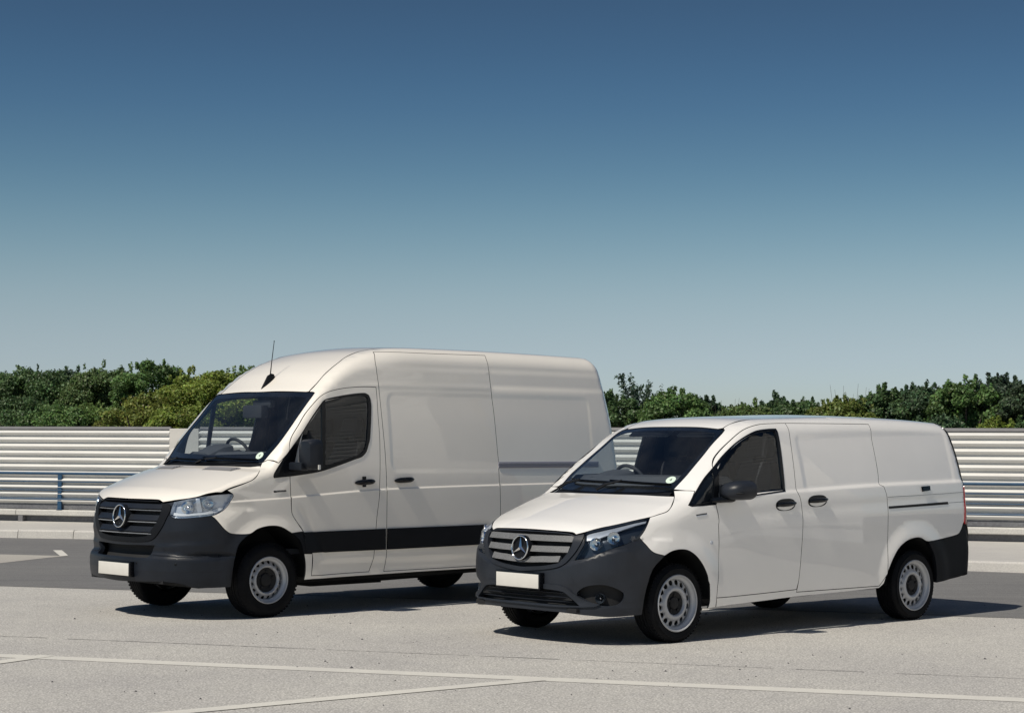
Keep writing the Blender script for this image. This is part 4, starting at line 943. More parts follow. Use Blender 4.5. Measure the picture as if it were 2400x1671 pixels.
def inset3(loop, g, cond):
    P = np.array(loop, float); q = P[:, [0, 2]]; r = inset_loop(q, g)
    out = []
    for p, b in zip(P, r): out.append((b[0], p[1], b[1]))
    return out
def pull_handle(parent, F, c, sd, w, h, lock):
    """recessed oval cup with a bar across it"""
    s0, z0 = c
    loop = [solve(F, s=s0 + w*math.cos(a)*(1 if abs(math.cos(a)) > .5 else 1), z=z0 + h*math.sin(a), ax='y') for a in np.linspace(0, 2*math.pi, 24, endpoint=False)]
    cup = panel('handle_cup', F, loop, PR_FLAT, M['paint_l'], parent, step=.03, off=-.004, gap=0, flange=.003, sides=(sd,))
    p0 = np.array(solve(F, s=s0, z=z0, ax='y'))
    m = MB(tf_van); n = 13
    pts = np.array([(s0 + w*.98*u, p0[1]*1.0 + .008 + .020*(1 - u*u), z0 - .004 + .006*u) for u in np.linspace(-1, 1, n)])*np.array([1, sd, 1])
    rad = [.008 + .020*(1 - abs(u)**4) for u in np.linspace(-1, 1, n)]
    m.tube(pts, rad, 10); hb = m.build('handle', M['black'], cup)
    if lock:
        m = MB(tf_van); m.box((s0 - .028, p0[1]*1 - .01, z0 - .052), (s0 + .012, p0[1] + .012, z0 + .05)); m.tf = (lambda p: tf_van(np.asarray(p)*np.array([1, sd, 1]))); m.build('lock_plate', M['black'], cup, bevel=.003)
    return cup
def large_mirror(parent, sd):
    def T(p):
        p = np.asarray(p, float); return tf_van(p*np.array([1, sd, 1]))
    m = MB(T)
    def ring(s0, y0, y1, z0, z1, r, n=5):
        out = []
        for cx, cz, a0 in ((y1 - r, z1 - r, 0), (y0 + r, z1 - r, 90), (y0 + r, z0 + r, 180), (y1 - r, z0 + r, 270)):
            for k in range(n):
                a = R(a0 + 90*k/(n-1)); out.append((s0, cx + r*math.cos(a), cz + r*math.sin(a)))
        return out
    m.loft([ring(.235, 1.12, 1.22, 1.44, 1.60, .04), ring(.245, 1.085, 1.255, 1.40, 1.635, .05), ring(.28, 1.06, 1.275, 1.375, 1.652, .055), ring(.34, 1.05, 1.285, 1.37, 1.657, .055), ring(.375, 1.055, 1.28, 1.375, 1.652, .05)])
    h = m.build('mirror_housing', M['plastic'], parent, bevel=0)
    m = MB(T); m.loft([ring(.3755, 1.07, 1.265, 1.40, 1.64, .04), ring(.380, 1.075, 1.26, 1.405, 1.635, .04)]); m.build('mirror_glass', M['chrome'], h)
    m = MB(T); m.loft([ring(.20, .985, 1.10, 1.372, 1.435, .015), ring(.21, .98, 1.17, 1.365, 1.44, .02), ring(.30, .98, 1.17, 1.365, 1.44, .02), ring(.32, .985, 1.12, 1.372, 1.435, .015)]); m.build('mirror_arm', M['plastic'], h)
    m = MB(T); m.obox((.33, 1.287, 1.395), ((1, 0, 0), (0, 1, 0), (0, 0, 1)), (.012, .004, .022)); m.build('mirror_indicator', M['white'], h)
def sticker(parent, F, c, rad):
    p = np.array(solve(F, y=c[0], z=c[1], ax='x')); n = grad(F, p[None])[0]; mtx = surf_frame(p - n*.0015, n)
    m = MB(); m.lathe([(.0005, .0006), (rad, .0006), (rad, .0)], (0, 0, 0), 'z', 32)
    o = m.build('badge_sticker', M['sticker'], parent); o.matrix_local = mtx
    mtx2 = surf_frame(p - n*.0005, n)
    text_mesh('sticker_numeral', '4', rad*1.1, M['matt'], o, Matrix.Translation((0, 0, .0012)), .0002)
def headlamp(van, F, lt, sd, bowls, back):
    lens = panel('headlamp', F, lt, PR_LAMP, M['lampglass'], van, step=.03, gap=.002, off=.001, flange=0, sides=(sd,)) if sd > 0 else panel('headlamp', F, lt, PR_LAMP, M['lampglass'], van, step=.03, gap=.002, off=.001, flange=0, sides=(-1,))
    panel('lamp_housing', F, lt, PR_LAMP, back, lens, step=.03, gap=.001, off=-.055, flange=-.053, sides=(sd,))
    for c, rad, ax in bowls:
        c = np.array(c)*np.array([1, sd, 1]); ax = np.array(ax)*np.array([1, sd, 1])
        # seat the bowl just behind the cover
        d = ax/np.linalg.norm(ax); q = np.array(c); f = float(F(*np.abs(q*np.array([1, sd, 1]))*np.sign(np.array([q[0], 1, 1])))) if False else None
        k = np.linspace(.15, -.15, 300); val = F(*(q + k[:, None]*d).T); i = int(np.argmax(val < -.012)); q = q + d*k[i]
        reflector_bowl(lens, F, q - d*.004, rad, ax)
def underbody(van, F, wb, zc, ra, rz, rear, halfw):
    for sx in (0, wb):
        for sd in (1, -1):
            m = MB(tf_van); n = 18; y0, y1 = .56, halfw + .03
            ring = [[(sx + ra*1.02*math.cos(a), y*sd, zc + (ra + .035)*math.sin(a)) for a in np.linspace(0, math.pi, n)] for y in (y0, y1)]
            m.loft(ring, cap=False, closed=False)
            m.add([(sx - ra*1.02, y0*sd, zc - .05), (sx + ra*1.02, y0*sd, zc - .05)] + [(sx + ra*1.02*math.cos(a), y0*sd, zc + (ra + .035)*math.sin(a)) for a in np.linspace(0, math.pi, n)], [tuple(range(n + 2))])
            m.build('wheel_well', M['matt'], van, recalc=False)
    m = MB(tf_van); m.box((-.50, -.55, .27), (rear - .15, .55, .50)); m.box((-.82, -.55, .36), (-.49, .55, .50)); m.box((.52, -halfw + .06, .34), (wb - .52, halfw - .06, .5)); m.box((-.93 if wb > 3.4 else -.84, -.62, .335 if wb > 3.4 else .27), (-.45, .62, .365 if wb > 3.4 else .30)); m.box((rear - .5, -.75, .40), (rear - .06, .75, .47)); m.build('underbody', M['matt'], van)
    m = MB(tf_van)
    m.tube([(0, -.75, .33), (0, .75, .33)], .035, 8); m.tube([(wb, -.75, .34), (wb, .75, .34)], .05, 8)
    m.tube([(.3, .25, .28), (1.2, .28, .24), (2.4, .3, .26), (rear - .3, .35, .33)], .035, 8)
    m.box((1.0, -.30, .20), (1.9, .28, .30))
    m.build('axles', M['matt'], van)
def cab(van, F, dash_s, dash_z, top_z, bulk, floor, wheel, rad, seat_z, seat_s, halfw, roof_z, bin):
    m = MB(tf_van)
    ys = np.linspace(-halfw, halfw, 15)
    rings = []
    for y in ys:
        b = .14*(y/halfw)**2
        rings.append([(dash_s[0] + b, y, dash_z - .25), (dash_s[0] + b, y, dash_z), (dash_s[0] + .2 + b, y, top_z - .02), (dash_s[1] - .08 + b*.3, y, top_z - .012), (dash_s[1] + b*.3, y, top_z - .06), (dash_s[1] + .05, y, top_z - .2), (dash_s[1] - .05, y, floor)])
    m.loft(rings); dash = m.build('dashboard', M['inside2'], van, angle=30)
    m = MB(tf_van); x, y, z = bin
    ring = lambda s_, w_, zb, zt: [(s_, y - w_, zb), (s_, y + w_, zb), (s_, y + w_*.85, zt - .02), (s_, y + w_*.5, zt), (s_, y - w_*.5, zt), (s_, y - w_*.85, zt - .02)]
    m.loft([ring(x - .22, .17, top_z - .06, top_z - .03), ring(x - .05, .19, top_z - .06, z - .01), ring(x + .06, .19, top_z - .06, z + .005)]); m.build('instrument_hood', M['inside2'], dash)
    steering_wheel(van, wheel, rad, .45)
    m = MB(tf_van); m.box((bulk, -halfw + .03, floor), (bulk + .03, halfw - .03, roof_z - .25)); m.build('bulkhead', M['inside'], van)
    m = MB(tf_van); m.box((-.1, -halfw + .02, floor - .05), (bulk, halfw - .02, floor)); m.build('cab_floor', M['inside'], van)
    for y0, w_ in ((.52, .48), (.05, .42), (-.44, .5)): seat(van, seat_s, y0, seat_z, w_)

def lamp_inserts(van):
    """clear strip along the foot of each head lamp and the fin between its two chambers"""
    hl = [o for o in van.children if o.name.startswith('headlamp')]
    strip_ = [(-.868, .665, .955), (-.82, .76, .952), (-.71, .868, .962), (-.625, .92, .972), (-.55, .95, .995), (-.50, .958, 1.022), (-.54, .948, 1.030), (-.62, .91, 1.000), (-.70, .865, .985), (-.80, .775, .975), (-.865, .668, .985)]
    fin = [(-.70, .80, 1.112), (-.672, .83, 1.118), (-.662, .86, .985), (-.70, .83, .982)]
    for o, sd in zip(hl, (1, -1)):
        for nm, lo, of, mt in (('light_strip', strip_, -.016, M['clear']), ('lamp_fin', fin, -.012, M['bezel'])):
            panel(nm, large_F, [(a, b*sd, c) for a, b, c in lo], Planar((.8, -.75*sd, -.12)), mt, o, step=.02, gap=.002, off=of, flange=.02)

# ---------------------------------------------------------------- smaller low-roof van
def perforated(name, col):
    m, nt, b = new_mat(name); b.inputs['Roughness'].default_value = .4
    t = nt.nodes.new('ShaderNodeTexCoord'); sp = nt.nodes.new('ShaderNodeSeparateXYZ'); lnk(nt, t.outputs['Object'], sp.inputs[0])
    def mth(op, a, v=None, w=None):
        n = nt.nodes.new('ShaderNodeMath'); n.operation = op
        (lnk(nt, a, n.inputs[0]) if hasattr(a, 'links') else setattr(n.inputs[0], 'default_value', a))
        if v is not None: (lnk(nt, v, n.inputs[1]) if hasattr(v, 'links') else setattr(n.inputs[1], 'default_value', v))
        return n.outputs[0]
    u = mth('MULTIPLY', sp.outputs['Y'], 2*math.pi/.017); v = mth('MULTIPLY', sp.outputs['Z'], 2*math.pi/.016)
    s1 = mth('MULTIPLY', mth('SINE', u), mth('SINE', v)); ab = mth('ABSOLUTE', s1)
    g = mth('GREATER_THAN', ab, .42)
    r = cramp(nt, g, ((0, col), (1, (.004, .004, .005)))); lnk(nt, r.outputs[0], b.inputs['Base Color'])
    return m
def build_small():
    t = TR['v']; F = small_F; P = M['paint_s']
    M['perf'] = perforated('perforated_grille', (.25, .255, .26))
    keep = M['plastic']; M['plastic'] = M['plastic_s']
    van = empty('compact_van', (.7427, 16.4449, 0), .7259 + math.pi)
    tag(van, 'low white panel van with perforated grille parked in front, nearest the camera', 'van')
    door, slide, lt, hs = t['door'], t['slide'], t['light'], t['hood_side']
    zs = (2, -1)
    feat = [[solve(F, s=q, z=float(sbelt(q)) + dz, ax='y') for q in np.arange(.1, 4.1, .03)] for dz in (-.014, -.006, .002, .010, .018, .026, .034)]
    feat.append(box_rows(F, 1.62, 3.93, -.01, .50, .07, (-.06, -.04, -.02, 0, .010), zoff=sbelt))
    ws_side = t['ws_side']; wc = solve(F, s=.945, y=.585, ax='z')
    seam = [solve(F, s=a, y=b, ax='z') for a, b in ((1.05, .585), (1.3, .60), (1.7, .61), (2.3, .615), (3.0, .61), (3.5, .60), (3.85, .585))]
    rear_edge = [solve(F, s=float(SRE(z)) - (.07 if z > 1.25 else .05), z=z, ax='y') for z in (1.76, 1.65, 1.5, 1.35, 1.2, 1.05, .95)]
    door = door[:16] + [(1.585, .745, 1.815), (1.575, .795, 1.746), (1.556, .836, 1.63), (1.532, .89, 1.426), (1.512, .948, 1.215)] + door[21:]
    slide = door[16:21] + slide[5:12] + slide[12:]
    bl = t['win_black']; seam_p = (.270, .884, 1.236)
    outline = ws_side + [wc] + seam + [solve(F, s=3.93, y=.64, ax='z')] + rear_edge + [(3.99, .93, .88)] + t['bump_r'][::-1][1:] + t['arch_r'][::-1][1:-1]
    outline += side_pts(F, [(2.66, .322), (2.2, .313), (1.507, .301), (1.031, .285), (.6, .272), (.45, .268)]) + [door[0]] + [door[-1], door[-2]] + door[-3:6:-1]
    outline += [solve(F, s=.50, z=1.30, ax='y'), solve(F, s=.47, z=1.145, ax='y'), bl[-1], bl[0], bl[1], seam_p, (.236, .808, 1.239)]
    wq = t['win_quarter']
    panel('side_panel', F, outline, PR_SIDE, P, van, holes=[slide, wq], step=.045, sides=(1, -1), rim_mat=M['matt'], flange=.022, feat=feat)
    sdo = panel('sliding_door', F, slide, PR_SIDE, P, van, step=.04, sides=(1, -1), rim_mat=M['matt'], feat=feat)
    dpoly = door[:7] + [solve(F, s=.475, z=1.15, ax='y')] + door[7:]
    hole = [p for p in inset3(bl, .018, None)]
    hole = [solve(F, s=.53, z=1.39, ax='y')] + hole[4:15] + [solve(F, s=1.0, z=1.215, ax='y'), solve(F, s=.51, z=1.175, ax='y')]
    dr = panel('front_door', F, dpoly, PR_SIDE, P, van, holes=[hole], step=.035, sides=(1, -1), rim_mat=M['matt'], feat=feat)
    wm = t['win_main']
    for k, sd in enumerate((1, -1)):
        panel('window_frame', F, bl, PR_SIDE, M['black'], dr[k], holes=[wm, wq], step=.03, sides=(sd,), off=.004, gap=0, flange=.02)
        panel('window', F, wm, PR_SIDE, M['sideglass'], dr[k], step=.05, sides=(sd,), off=-.006, gap=-.008, flange=0)
        panel('quarter_window', F, wq, PR_SIDE, M['sideglass'], dr[k], step=.04, sides=(sd,), off=-.006, gap=-.008, flange=0)
        cup_handle(dr[k], F, (1.338, 1.105), sd); cup_handle(sdo[k], F, (1.773, 1.130), sd)
        if sd > 0: small_mirror(dr[k], sd)
    # --- wing
    wing = hs[4:] + [(.236, .808, 1.239), seam_p, bl[1], bl[0], bl[-1]] + door[6::-1] + side_pts(F, [(.445, .27), (.348, .262)]) + t['arch_f'][::-1][1:-1] + t['bump_fender'][::-1] + lt[9:6:-1]
    wing = [w for i, w in enumerate(wing) if i == 0 or np.linalg.norm(np.array(w) - np.array(wing[i-1])) > .008]
    wg = panel('front_wing', F, wing, PR_CORNER, P, van, step=.028, sides=(1, -1), rim_mat=M['matt'])
    for k, sd in enumerate((1, -1)):
        b = t['badge']; mid = lambda p, q: tuple((np.array(p) + np.array(q))/2)
        panel('badge_strip', F, [b[0], b[1], mid(b[1], b[2]), mid(b[0], b[3])], PR_SIDE, M['black'], wg[k], step=.03, sides=(sd,), off=.004, gap=0, flange=.004)
        panel('badge_strip', F, [mid(b[0], b[3]), mid(b[1], b[2]), b[2], b[3]], PR_SIDE, M['bezel'], wg[k], step=.03, sides=(sd,), off=.003, gap=0, flange=.003)
        mk = np.array(solve(F, s=.388, z=.808, ax='y')); nn = grad(F, mk[None])[0]
        m = MB(lambda p: tf_van((mk + np.asarray(p)[..., [0, 1, 2]])*np.array([1, sd, 1]))); m.lathe([(.017, -.002), (.016, .003), (.006, .005), (.001, .005)], (0, 0, 0), 'y', 18); m.build('side_repeater', M['bezel'], wg[k])
    # --- bonnet, windscreen, scuttle
    hood = [solve(F, y=0, z=.918, ax='x')] + t['hood_front'][1:4] + hs[:10] + [solve(F, s=.12, y=.70, ax='z')] + [solve(F, s=a, y=b, ax='z') for a, b in ((.09, .6), (.045, .4), (.01, .2), (0.0, 0))]
    panel('bonnet', F, mirror_loop(hood), PR_TOP, P, van, step=.032, rim_mat=M['matt'])
    ws = [solve(F, s=a, y=b, ax='z') for a, b in ((.045, 0), (.058, .2), (.095, .4), (.145, .58))] + ws_side + [solve(F, s=.915, y=.55, ax='z'), solve(F, s=.905, y=.35, ax='z'), solve(F, s=.89, y=.15, ax='z'), solve(F, s=.886, y=0, ax='z')]
    wsl = mirror_loop(ws)
    wo = panel('windscreen', F, wsl, PR_SCREEN, M['screen'], van, step=.045, off=-.003, flange=0)
    inner = mirror_loop([solve(F, s=a, y=b, ax='z') for a, b in ((.13, 0), (.145, .2), (.185, .45), (.25, .62), (.30, .655), (.60, .635), (.80, .61), (.865, .585), (.862, .45), (.845, .2), (.838, 0))])
    panel('black_edge', F, wsl, PR_SCREEN, M['black'], wo, holes=[inner], step=.045, off=-.006, gap=-.004, flange=0)
    sc = [solve(F, s=a, y=b, ax='z') for a, b in ((-.005, 0), (.005, .2), (.04, .4), (.085, .6), (.12, .70), (.18, .69), (.145, .58), (.095, .4), (.058, .2), (.047, 0))]
    panel('scuttle', F, mirror_loop(sc), PR_TOP, M['plastic2'], van, step=.03, off=-.012, gap=-.006, flange=.03)
    wiper(van, F, [(.66, 1.268), (.4, 1.275), (.15, 1.285), (.0, 1.29)], (.03, -.05, 1.235))
    wiper(van, F, [(.06, 1.275), (-.2, 1.28), (-.4, 1.285), (-.55, 1.295)], (.12, -.62, 1.235))
    sticker(wo, F, (.595, 1.325), .045)
    roof = [solve(F, s=a, y=b, ax='z') for a, b in ((.89, 0), (.895, .15), (.91, .35), (.92, .55))] + [wc] + seam + [solve(F, s=3.93, y=.3, ax='z'), solve(F, s=3.94, y=0, ax='z')]
    panel('roof', F, mirror_loop(roof), PR_TOP, P, van, step=.055, rim_mat=M['matt'])
    # --- rear
    rr = lambda y, z: solve(F, y=y, z=z, ax='rear')
    rd = [rr(0, 1.76), rr(.60, 1.74), rr(.68, 1.60), rr(.74, 1.35), rr(.78, 1.2), rr(.78, .62), rr(0, .62)]
    rdo = panel('rear_door', F, rd, PR_REAR, P, van, step=.06, sides=(1, -1), rim_mat=M['matt'])
    for k, sd in enumerate((1, -1)):
        panel('rear_window', F, [rr(.08, 1.70), rr(.56, 1.68), rr(.64, 1.5), rr(.67, 1.27), rr(.08, 1.25)], PR_REAR, M['black'], rdo[k], step=.06, sides=(sd,), off=.004, flange=.004)
    fr = [rr(0, 1.80), rr(.56, 1.79), solve(F, s=3.93, y=.64, ax='z')] + rear_edge + [(4.0, .93, .86), rr(.85, .60), rr(0, .60)]
    panel('rear_frame', F, mirror_loop(fr), PR_REAR, M['black'], van, holes=[mirror_loop(rd)], step=.06, off=.012)
    PRR = Planar((-.75, -.7, 0))
    tl = [rr(.80, 1.24), solve(F, s=4.035, z=1.235, ax='y'), solve(F, s=4.02, z=1.05, ax='y'), solve(F, s=4.0, z=.87, ax='y'), rr(.81, .86), rr(.80, 1.05)]
    tlo = panel('tail_lamp', F, tl, PRR, M['red'], van, step=.03, off=.010, gap=0, flange=.02, sides=(1, -1))
    for k, sd in enumerate((1, -1)):
        panel('reversing_lamp', F, [rr(.82, 1.0), solve(F, s=4.06, z=1.0, ax='y'), solve(F, s=4.07, z=.95, ax='y'), rr(.82, .95)], PRR, M['white'], tlo[k], step=.03, off=.013, gap=0, flange=.006, sides=(sd,))
    rb = t['bump_r'][:] + [solve(F, s=4.02, z=.87, ax='y'), rr(.80, .80), rr(.80, .60), rr(.80, .36)] + [solve(F, s=4.06, z=.40, ax='y'), solve(F, s=3.95, z=.368, ax='y'), solve(F, s=3.53, z=.33, ax='y'), solve(F, s=3.52, z=.45, ax='y'), solve(F, s=3.47, z=.60, ax='y')]
    panel('rear_bumper', F, rb, PRR, M['plastic2'], van, step=.035, gap=.002, off=.002, flange=.04, sides=(1, -1))
    panel('rear_bumper', F, mirror_loop([rr(0, .60), rr(.80, .60), rr(.80, .36), rr(0, .34)]), PR_REAR, M['plastic2'], van, step=.06, gap=.001, off=.002, flange=.05)
    # --- sliding door rail slot, latch cover and pressed lines on the rear quarter
    rs = side_pts(F, [(2.79, 1.063), (3.735, 1.088), (3.742, 1.064), (2.79, 1.041)])
    panel('rail_slot', F, rs, PR_FLAT, M['matt'], van, step=.04, off=.003, gap=0, flange=.004, sides=(1, -1))
    lc = side_pts(F, [(3.318, 1.236), (3.442, 1.242), (3.44, 1.200), (3.325, 1.190)])
    panel('door_stop', F, lc, PR_FLAT, M['black'], van, step=.02, off=.016, gap=0, flange=.018, sides=(1, -1))
    for sd in (1, -1):
        for pl in ([(2.785, 1.148), (3.45, 1.161), (4.02, 1.175)], [(3.75, 1.078), (4.02, 1.084)]):
            p3 = np.array([solve(F, s=a, z=b, ax='y') for (a0, b0), (a1, b1) in zip(pl[:-1], pl[1:]) for a, b in [(a0 + (a1-a0)*u, b0 + (b1-b0)*u) for u in np.linspace(0, 1, 20)]])*np.array([1, sd, 1])
            m = MB(tf_van); m.sweep(p3, [(-.0016, -.002), (-.0016, .0008), (.0016, .0008), (.0016, -.002)], (0, 0, 1), (0, sd, 0)); m.build('panel_joint', M['plastic'], van)
    # --- front bumper, grille, intake
    CY = Cyl(.35, 1.1)
    X = lambda y, z: solve(F, y=y, z=z, ax='x')
    top = [X(0, .908), X(.194, .906), X(.346, .902), X(.474, .894), X(.512, .880)]
    outer = top + [lt[3], lt[2], lt[1], lt[0], lt[14], lt[13], lt[12], lt[11]] + t['bump_fender'] + side_pts(F, [(-.30, .62), (-.355, .50), (-.385, .38), (-.395, .25)]) + [t['bump_bot'][3], t['bump_bot'][2], t['bump_bot'][1], X(.25, .266), X(0, .268)]
    go = t['gr_out']; gi = t['gr_in']
    gop = [X(0, .904), X(.272, .901), X(.46, .891), X(.508, .876), go[1], go[2], go[3], go[4], go[5], go[6], go[7], X(.13, .584), X(0, .574)]
    gip = [X(0, .895), X(.272, .892), X(.455, .884)] + [X(p[1] - .006, min(p[2], .872)) for p in gi[3:11]] + [X(0, .612)]
    ik = [X(0, .446), X(.271, .444)] + t['intake'][1:4] + [X(.373, .321), X(.2, .323), X(0, .325)]
    fg = loop3(t['fog_rec']); fgm = [(a, -b, c) for a, b, c in fg]
    bp = panel('front_bumper', F, mirror_loop(outer), CY, M['plastic'], van, holes=[mirror_loop(gop), mirror_loop(ik), fg, fgm], step=.02, gap=.002, flange=.04)
    gs = panel('grille_surround', F, mirror_loop(gop), CY, M['plastic'], bp, holes=[mirror_loop(gip)], step=.02, gap=.001, off=.010, flange=.06)
    panel('grille_back', F, mirror_loop(gip), CY, M['matt'], gs, step=.05, gap=-.01, off=-.06, flange=0)
    panel('intake_back', F, mirror_loop(ik), CY, M['matt'], bp, step=.05, gap=-.012, off=-.06, flange=0)
    so = t['strip_out']
    ring = [X(0, .484), X(.271, .482)] + so[1:] + [X(.72, .318), X(.45, .306), X(0, .308)]
    panel('intake_surround', F, mirror_loop(ring), CY, M['plastic'], bp, holes=[mirror_loop(ik)], step=.018, gap=0, off=.014, flange=.05)
    for z0, yw, dz in ((.855, .51, 0), (.765, .49, .004), (.672, .41, .018)):
        h = .024; yy = np.linspace(-yw, yw, 41); pts = np.array([X(abs(b), z0 + dz*(abs(b)/yw)) for b in yy]); pts[:, 1] = yy
        m = MB(tf_van); m.sweep(pts, [(-.012, -h), (-.004, -h - .003), (.03, -h*.5), (.03, h*.8), (.014, h)], (1, 0, 0), (0, 0, 1)); m.build('grille_slat', M['perf'], gs, smooth=False)
    for z0, yw in ((.418, .47), (.383, .53), (.348, .58)):
        yy = np.linspace(-yw, yw, 31); pts = np.array([X(abs(b), z0) for b in yy]); pts[:, 1] = yy
        m = MB(tf_van); m.sweep(pts, [(.012, -.004), (.008, .002), (.030, .006), (.03, -.004)], (1, 0, 0), (0, 0, 1)); m.build('intake_slat', M['plastic'], bp, smooth=False)
    lp = np.array([(-.908, .0, .29)] + [p for p in t['lip']]); 
    star_badge(gs, (-.893, 0, .768), .097, .09)
    plate(bp, (-.918, 0, .502), .52, .114)
    for sd, lo in ((1, fg), (-1, fgm)):
        panel('fog_recess', F, lo, CY, M['matt'], bp, step=.03, gap=-.008, off=-.05, flange=0)
        c = np.array((-.70, .745*sd, .384)); ax = np.array((-.8, .45*sd, 0)); reflector_bowl(bp, F, c, .04, ax, name='fog_lamp', mat='bezeld')
    # towing-eye cover
    panel('tow_cover', F, [X(.47, .545), X(.56, .548), X(.575, .495), X(.49, .49)], CY, M['plastic'], bp, step=.02, gap=0, off=.0012, flange=.002)
    for sd in (1, -1):
        headlamp(van, F, lt, sd, [((-.705, .70, .818), .050, (-.85, .5, .05)), ((-.60, .80, .868), .050, (-.78, .6, .05))], M['bezeld'])
        lens = van.children[-1] if False else None
        u = [(-.735, .615, .845), (-.712, .592, .895), (-.690, .596, .908), (-.55, .718, .955), (-.384, .814, .997), (-.27, .862, 1.016), (-.29, .872, .990), (-.39, .836, .968), (-.56, .765, .915), (-.68, .69, .868)]
        hl = [o for o in van.children if o.name.startswith('headlamp')][-1]
        panel('daylight_strip', F, [(a, b*sd, c) for a, b, c in u], Planar((.8, -.75*sd, -.12)), M['bezel'], hl, step=.025, gap=.004, off=-.02, flange=.01)
    spec = dict(tyre=.3234, rim=.2333, width=.215, inset=.034, disc=.203, cap=.096, hub=.137, holes_at=.1695, hole_r=.0225)
    for s_ in (0, 3.2):
        for sd in (1, -1): make_wheel(van, (s_, .930, .3234), sd, spec)
    underbody(van, F, 3.2, .335, .40, .6, 4.05, .90)
    cab(van, F, dash_s=(.16, .80), dash_z=1.20, top_z=1.365, bulk=1.62, floor=.45, wheel=(.80, -.38, 1.265), rad=.185, seat_z=.85, seat_s=1.38, halfw=.80, roof_z=1.93, bin=(.60, -.38, 1.39))
    for y0, y1 in ((.06, .54), (-.54, -.06)):
        m = MB(tf_van); m.obox((.985, (y0 + y1)/2, 1.735), ((.85, 0, .53), (0, 1, 0), (-.53, 0, .85)), (.075, (y1 - y0)/2, .010)); m.build('sun_visor', M['inside2'], van, bevel=.006)
    M['plastic'] = keep
    return van
def loop3(L, n=5):
    P = np.array(L, float); out = []
    for i in range(len(P)):
        p0, p1, p2, p3 = P[i-1], P[i], P[(i+1) % len(P)], P[(i+2) % len(P)]
        for k in range(n):
            t_ = k/n; out.append(tuple(.5*((2*p1) + (p2 - p0)*t_ + (2*p0 - 5*p1 + 4*p2 - p3)*t_**2 + (3*p1 - p0 - 3*p2 + p3)*t_**3)))
    return out
def cup_handle(parent, F, c, sd):
    s0, z0 = c; w, h = .130, .052
    loop = [solve(F, s=s0 + w*math.copysign(abs(math.cos(a))**.75, math.cos(a)), z=z0 + .05*(w*math.cos(a)) + h*math.copysign(abs(math.sin(a))**.85, math.sin(a)), ax='y') for a in np.linspace(0, 2*math.pi, 28, endpoint=False)]
    cup = panel('handle_cup', F, loop, PR_FLAT, M['black'], parent, step=.02, off=.0015, gap=0, flange=.004, sides=(sd,))
    low = [solve(F, s=s0 + (w - .012)*math.cos(a), z=z0 + .05*(w*math.cos(a)) + (h - .006)*math.sin(a), ax='y') for a in np.linspace(math.pi*1.08, math.pi*1.92, 16)]
    panel('cup_floor', F, low, PR_FLAT, M['paint_s'], cup, step=.02, off=.0025, gap=0, flange=.001, sides=(sd,))
    p0 = np.array(solve(F, s=s0, z=z0 + .008, ax='y')); n = 13
    pts = np.array([(s0 + w*.92*u, p0[1] + .010 + .016*(1 - u*u), z0 + .006 + .05*w*u) for u in np.linspace(-1, 1, n)])*np.array([1, sd, 1])
    m = MB(tf_van); m.tube(pts, [.012 + .009*(1 - abs(u)**3) for u in np.linspace(-1, 1, n)], 10); m.build('handle', M['black'], cup)
def small_mirror(parent, sd):
    def T(p): return tf_van(np.asarray(p, float)*np.array([1, sd, 1]))
    def ring(s0, yc, zc, ry, rz, n=20):
        return [(s0, yc + ry*math.copysign(abs(math.cos(a))**.8, math.cos(a)), zc + rz*math.copysign(abs(math.sin(a))**.8, math.sin(a))) for a in np.linspace(0, 2*math.pi, n, endpoint=False)]
    m = MB(T)
    m.loft([ring(.47, 1.045, 1.225, .02, .02), ring(.485, 1.05, 1.23, .065, .045), ring(.52, 1.055, 1.235, .105, .068), ring(.58, 1.06, 1.24, .125, .080), ring(.65, 1.065, 1.242, .130, .083), ring(.70, 1.068, 1.242, .128, .082)])
    h = m.build('mirror_housing', M['plastic'], parent)
    m = MB(T); m.loft([ring(.7005, 1.068, 1.242, .118, .072), ring(.706, 1.068, 1.242, .116, .070)]); m.build('mirror_glass', M['chrome'], h)
    m = MB(T); m.loft([ring(.40, .945, 1.155, .02, .018), ring(.46, .96, 1.16, .06, .024), ring(.56, .985, 1.165, .085, .028), ring(.62, .98, 1.165, .05, .02)]); m.build('mirror_foot', M['black'], h)
    m = MB(T); m.tube([(.55, 1.19, 1.222), (.52, 1.165, 1.218), (.495, 1.10, 1.215)], .007, 8); m.build('mirror_indicator', M['plastic2'], h)

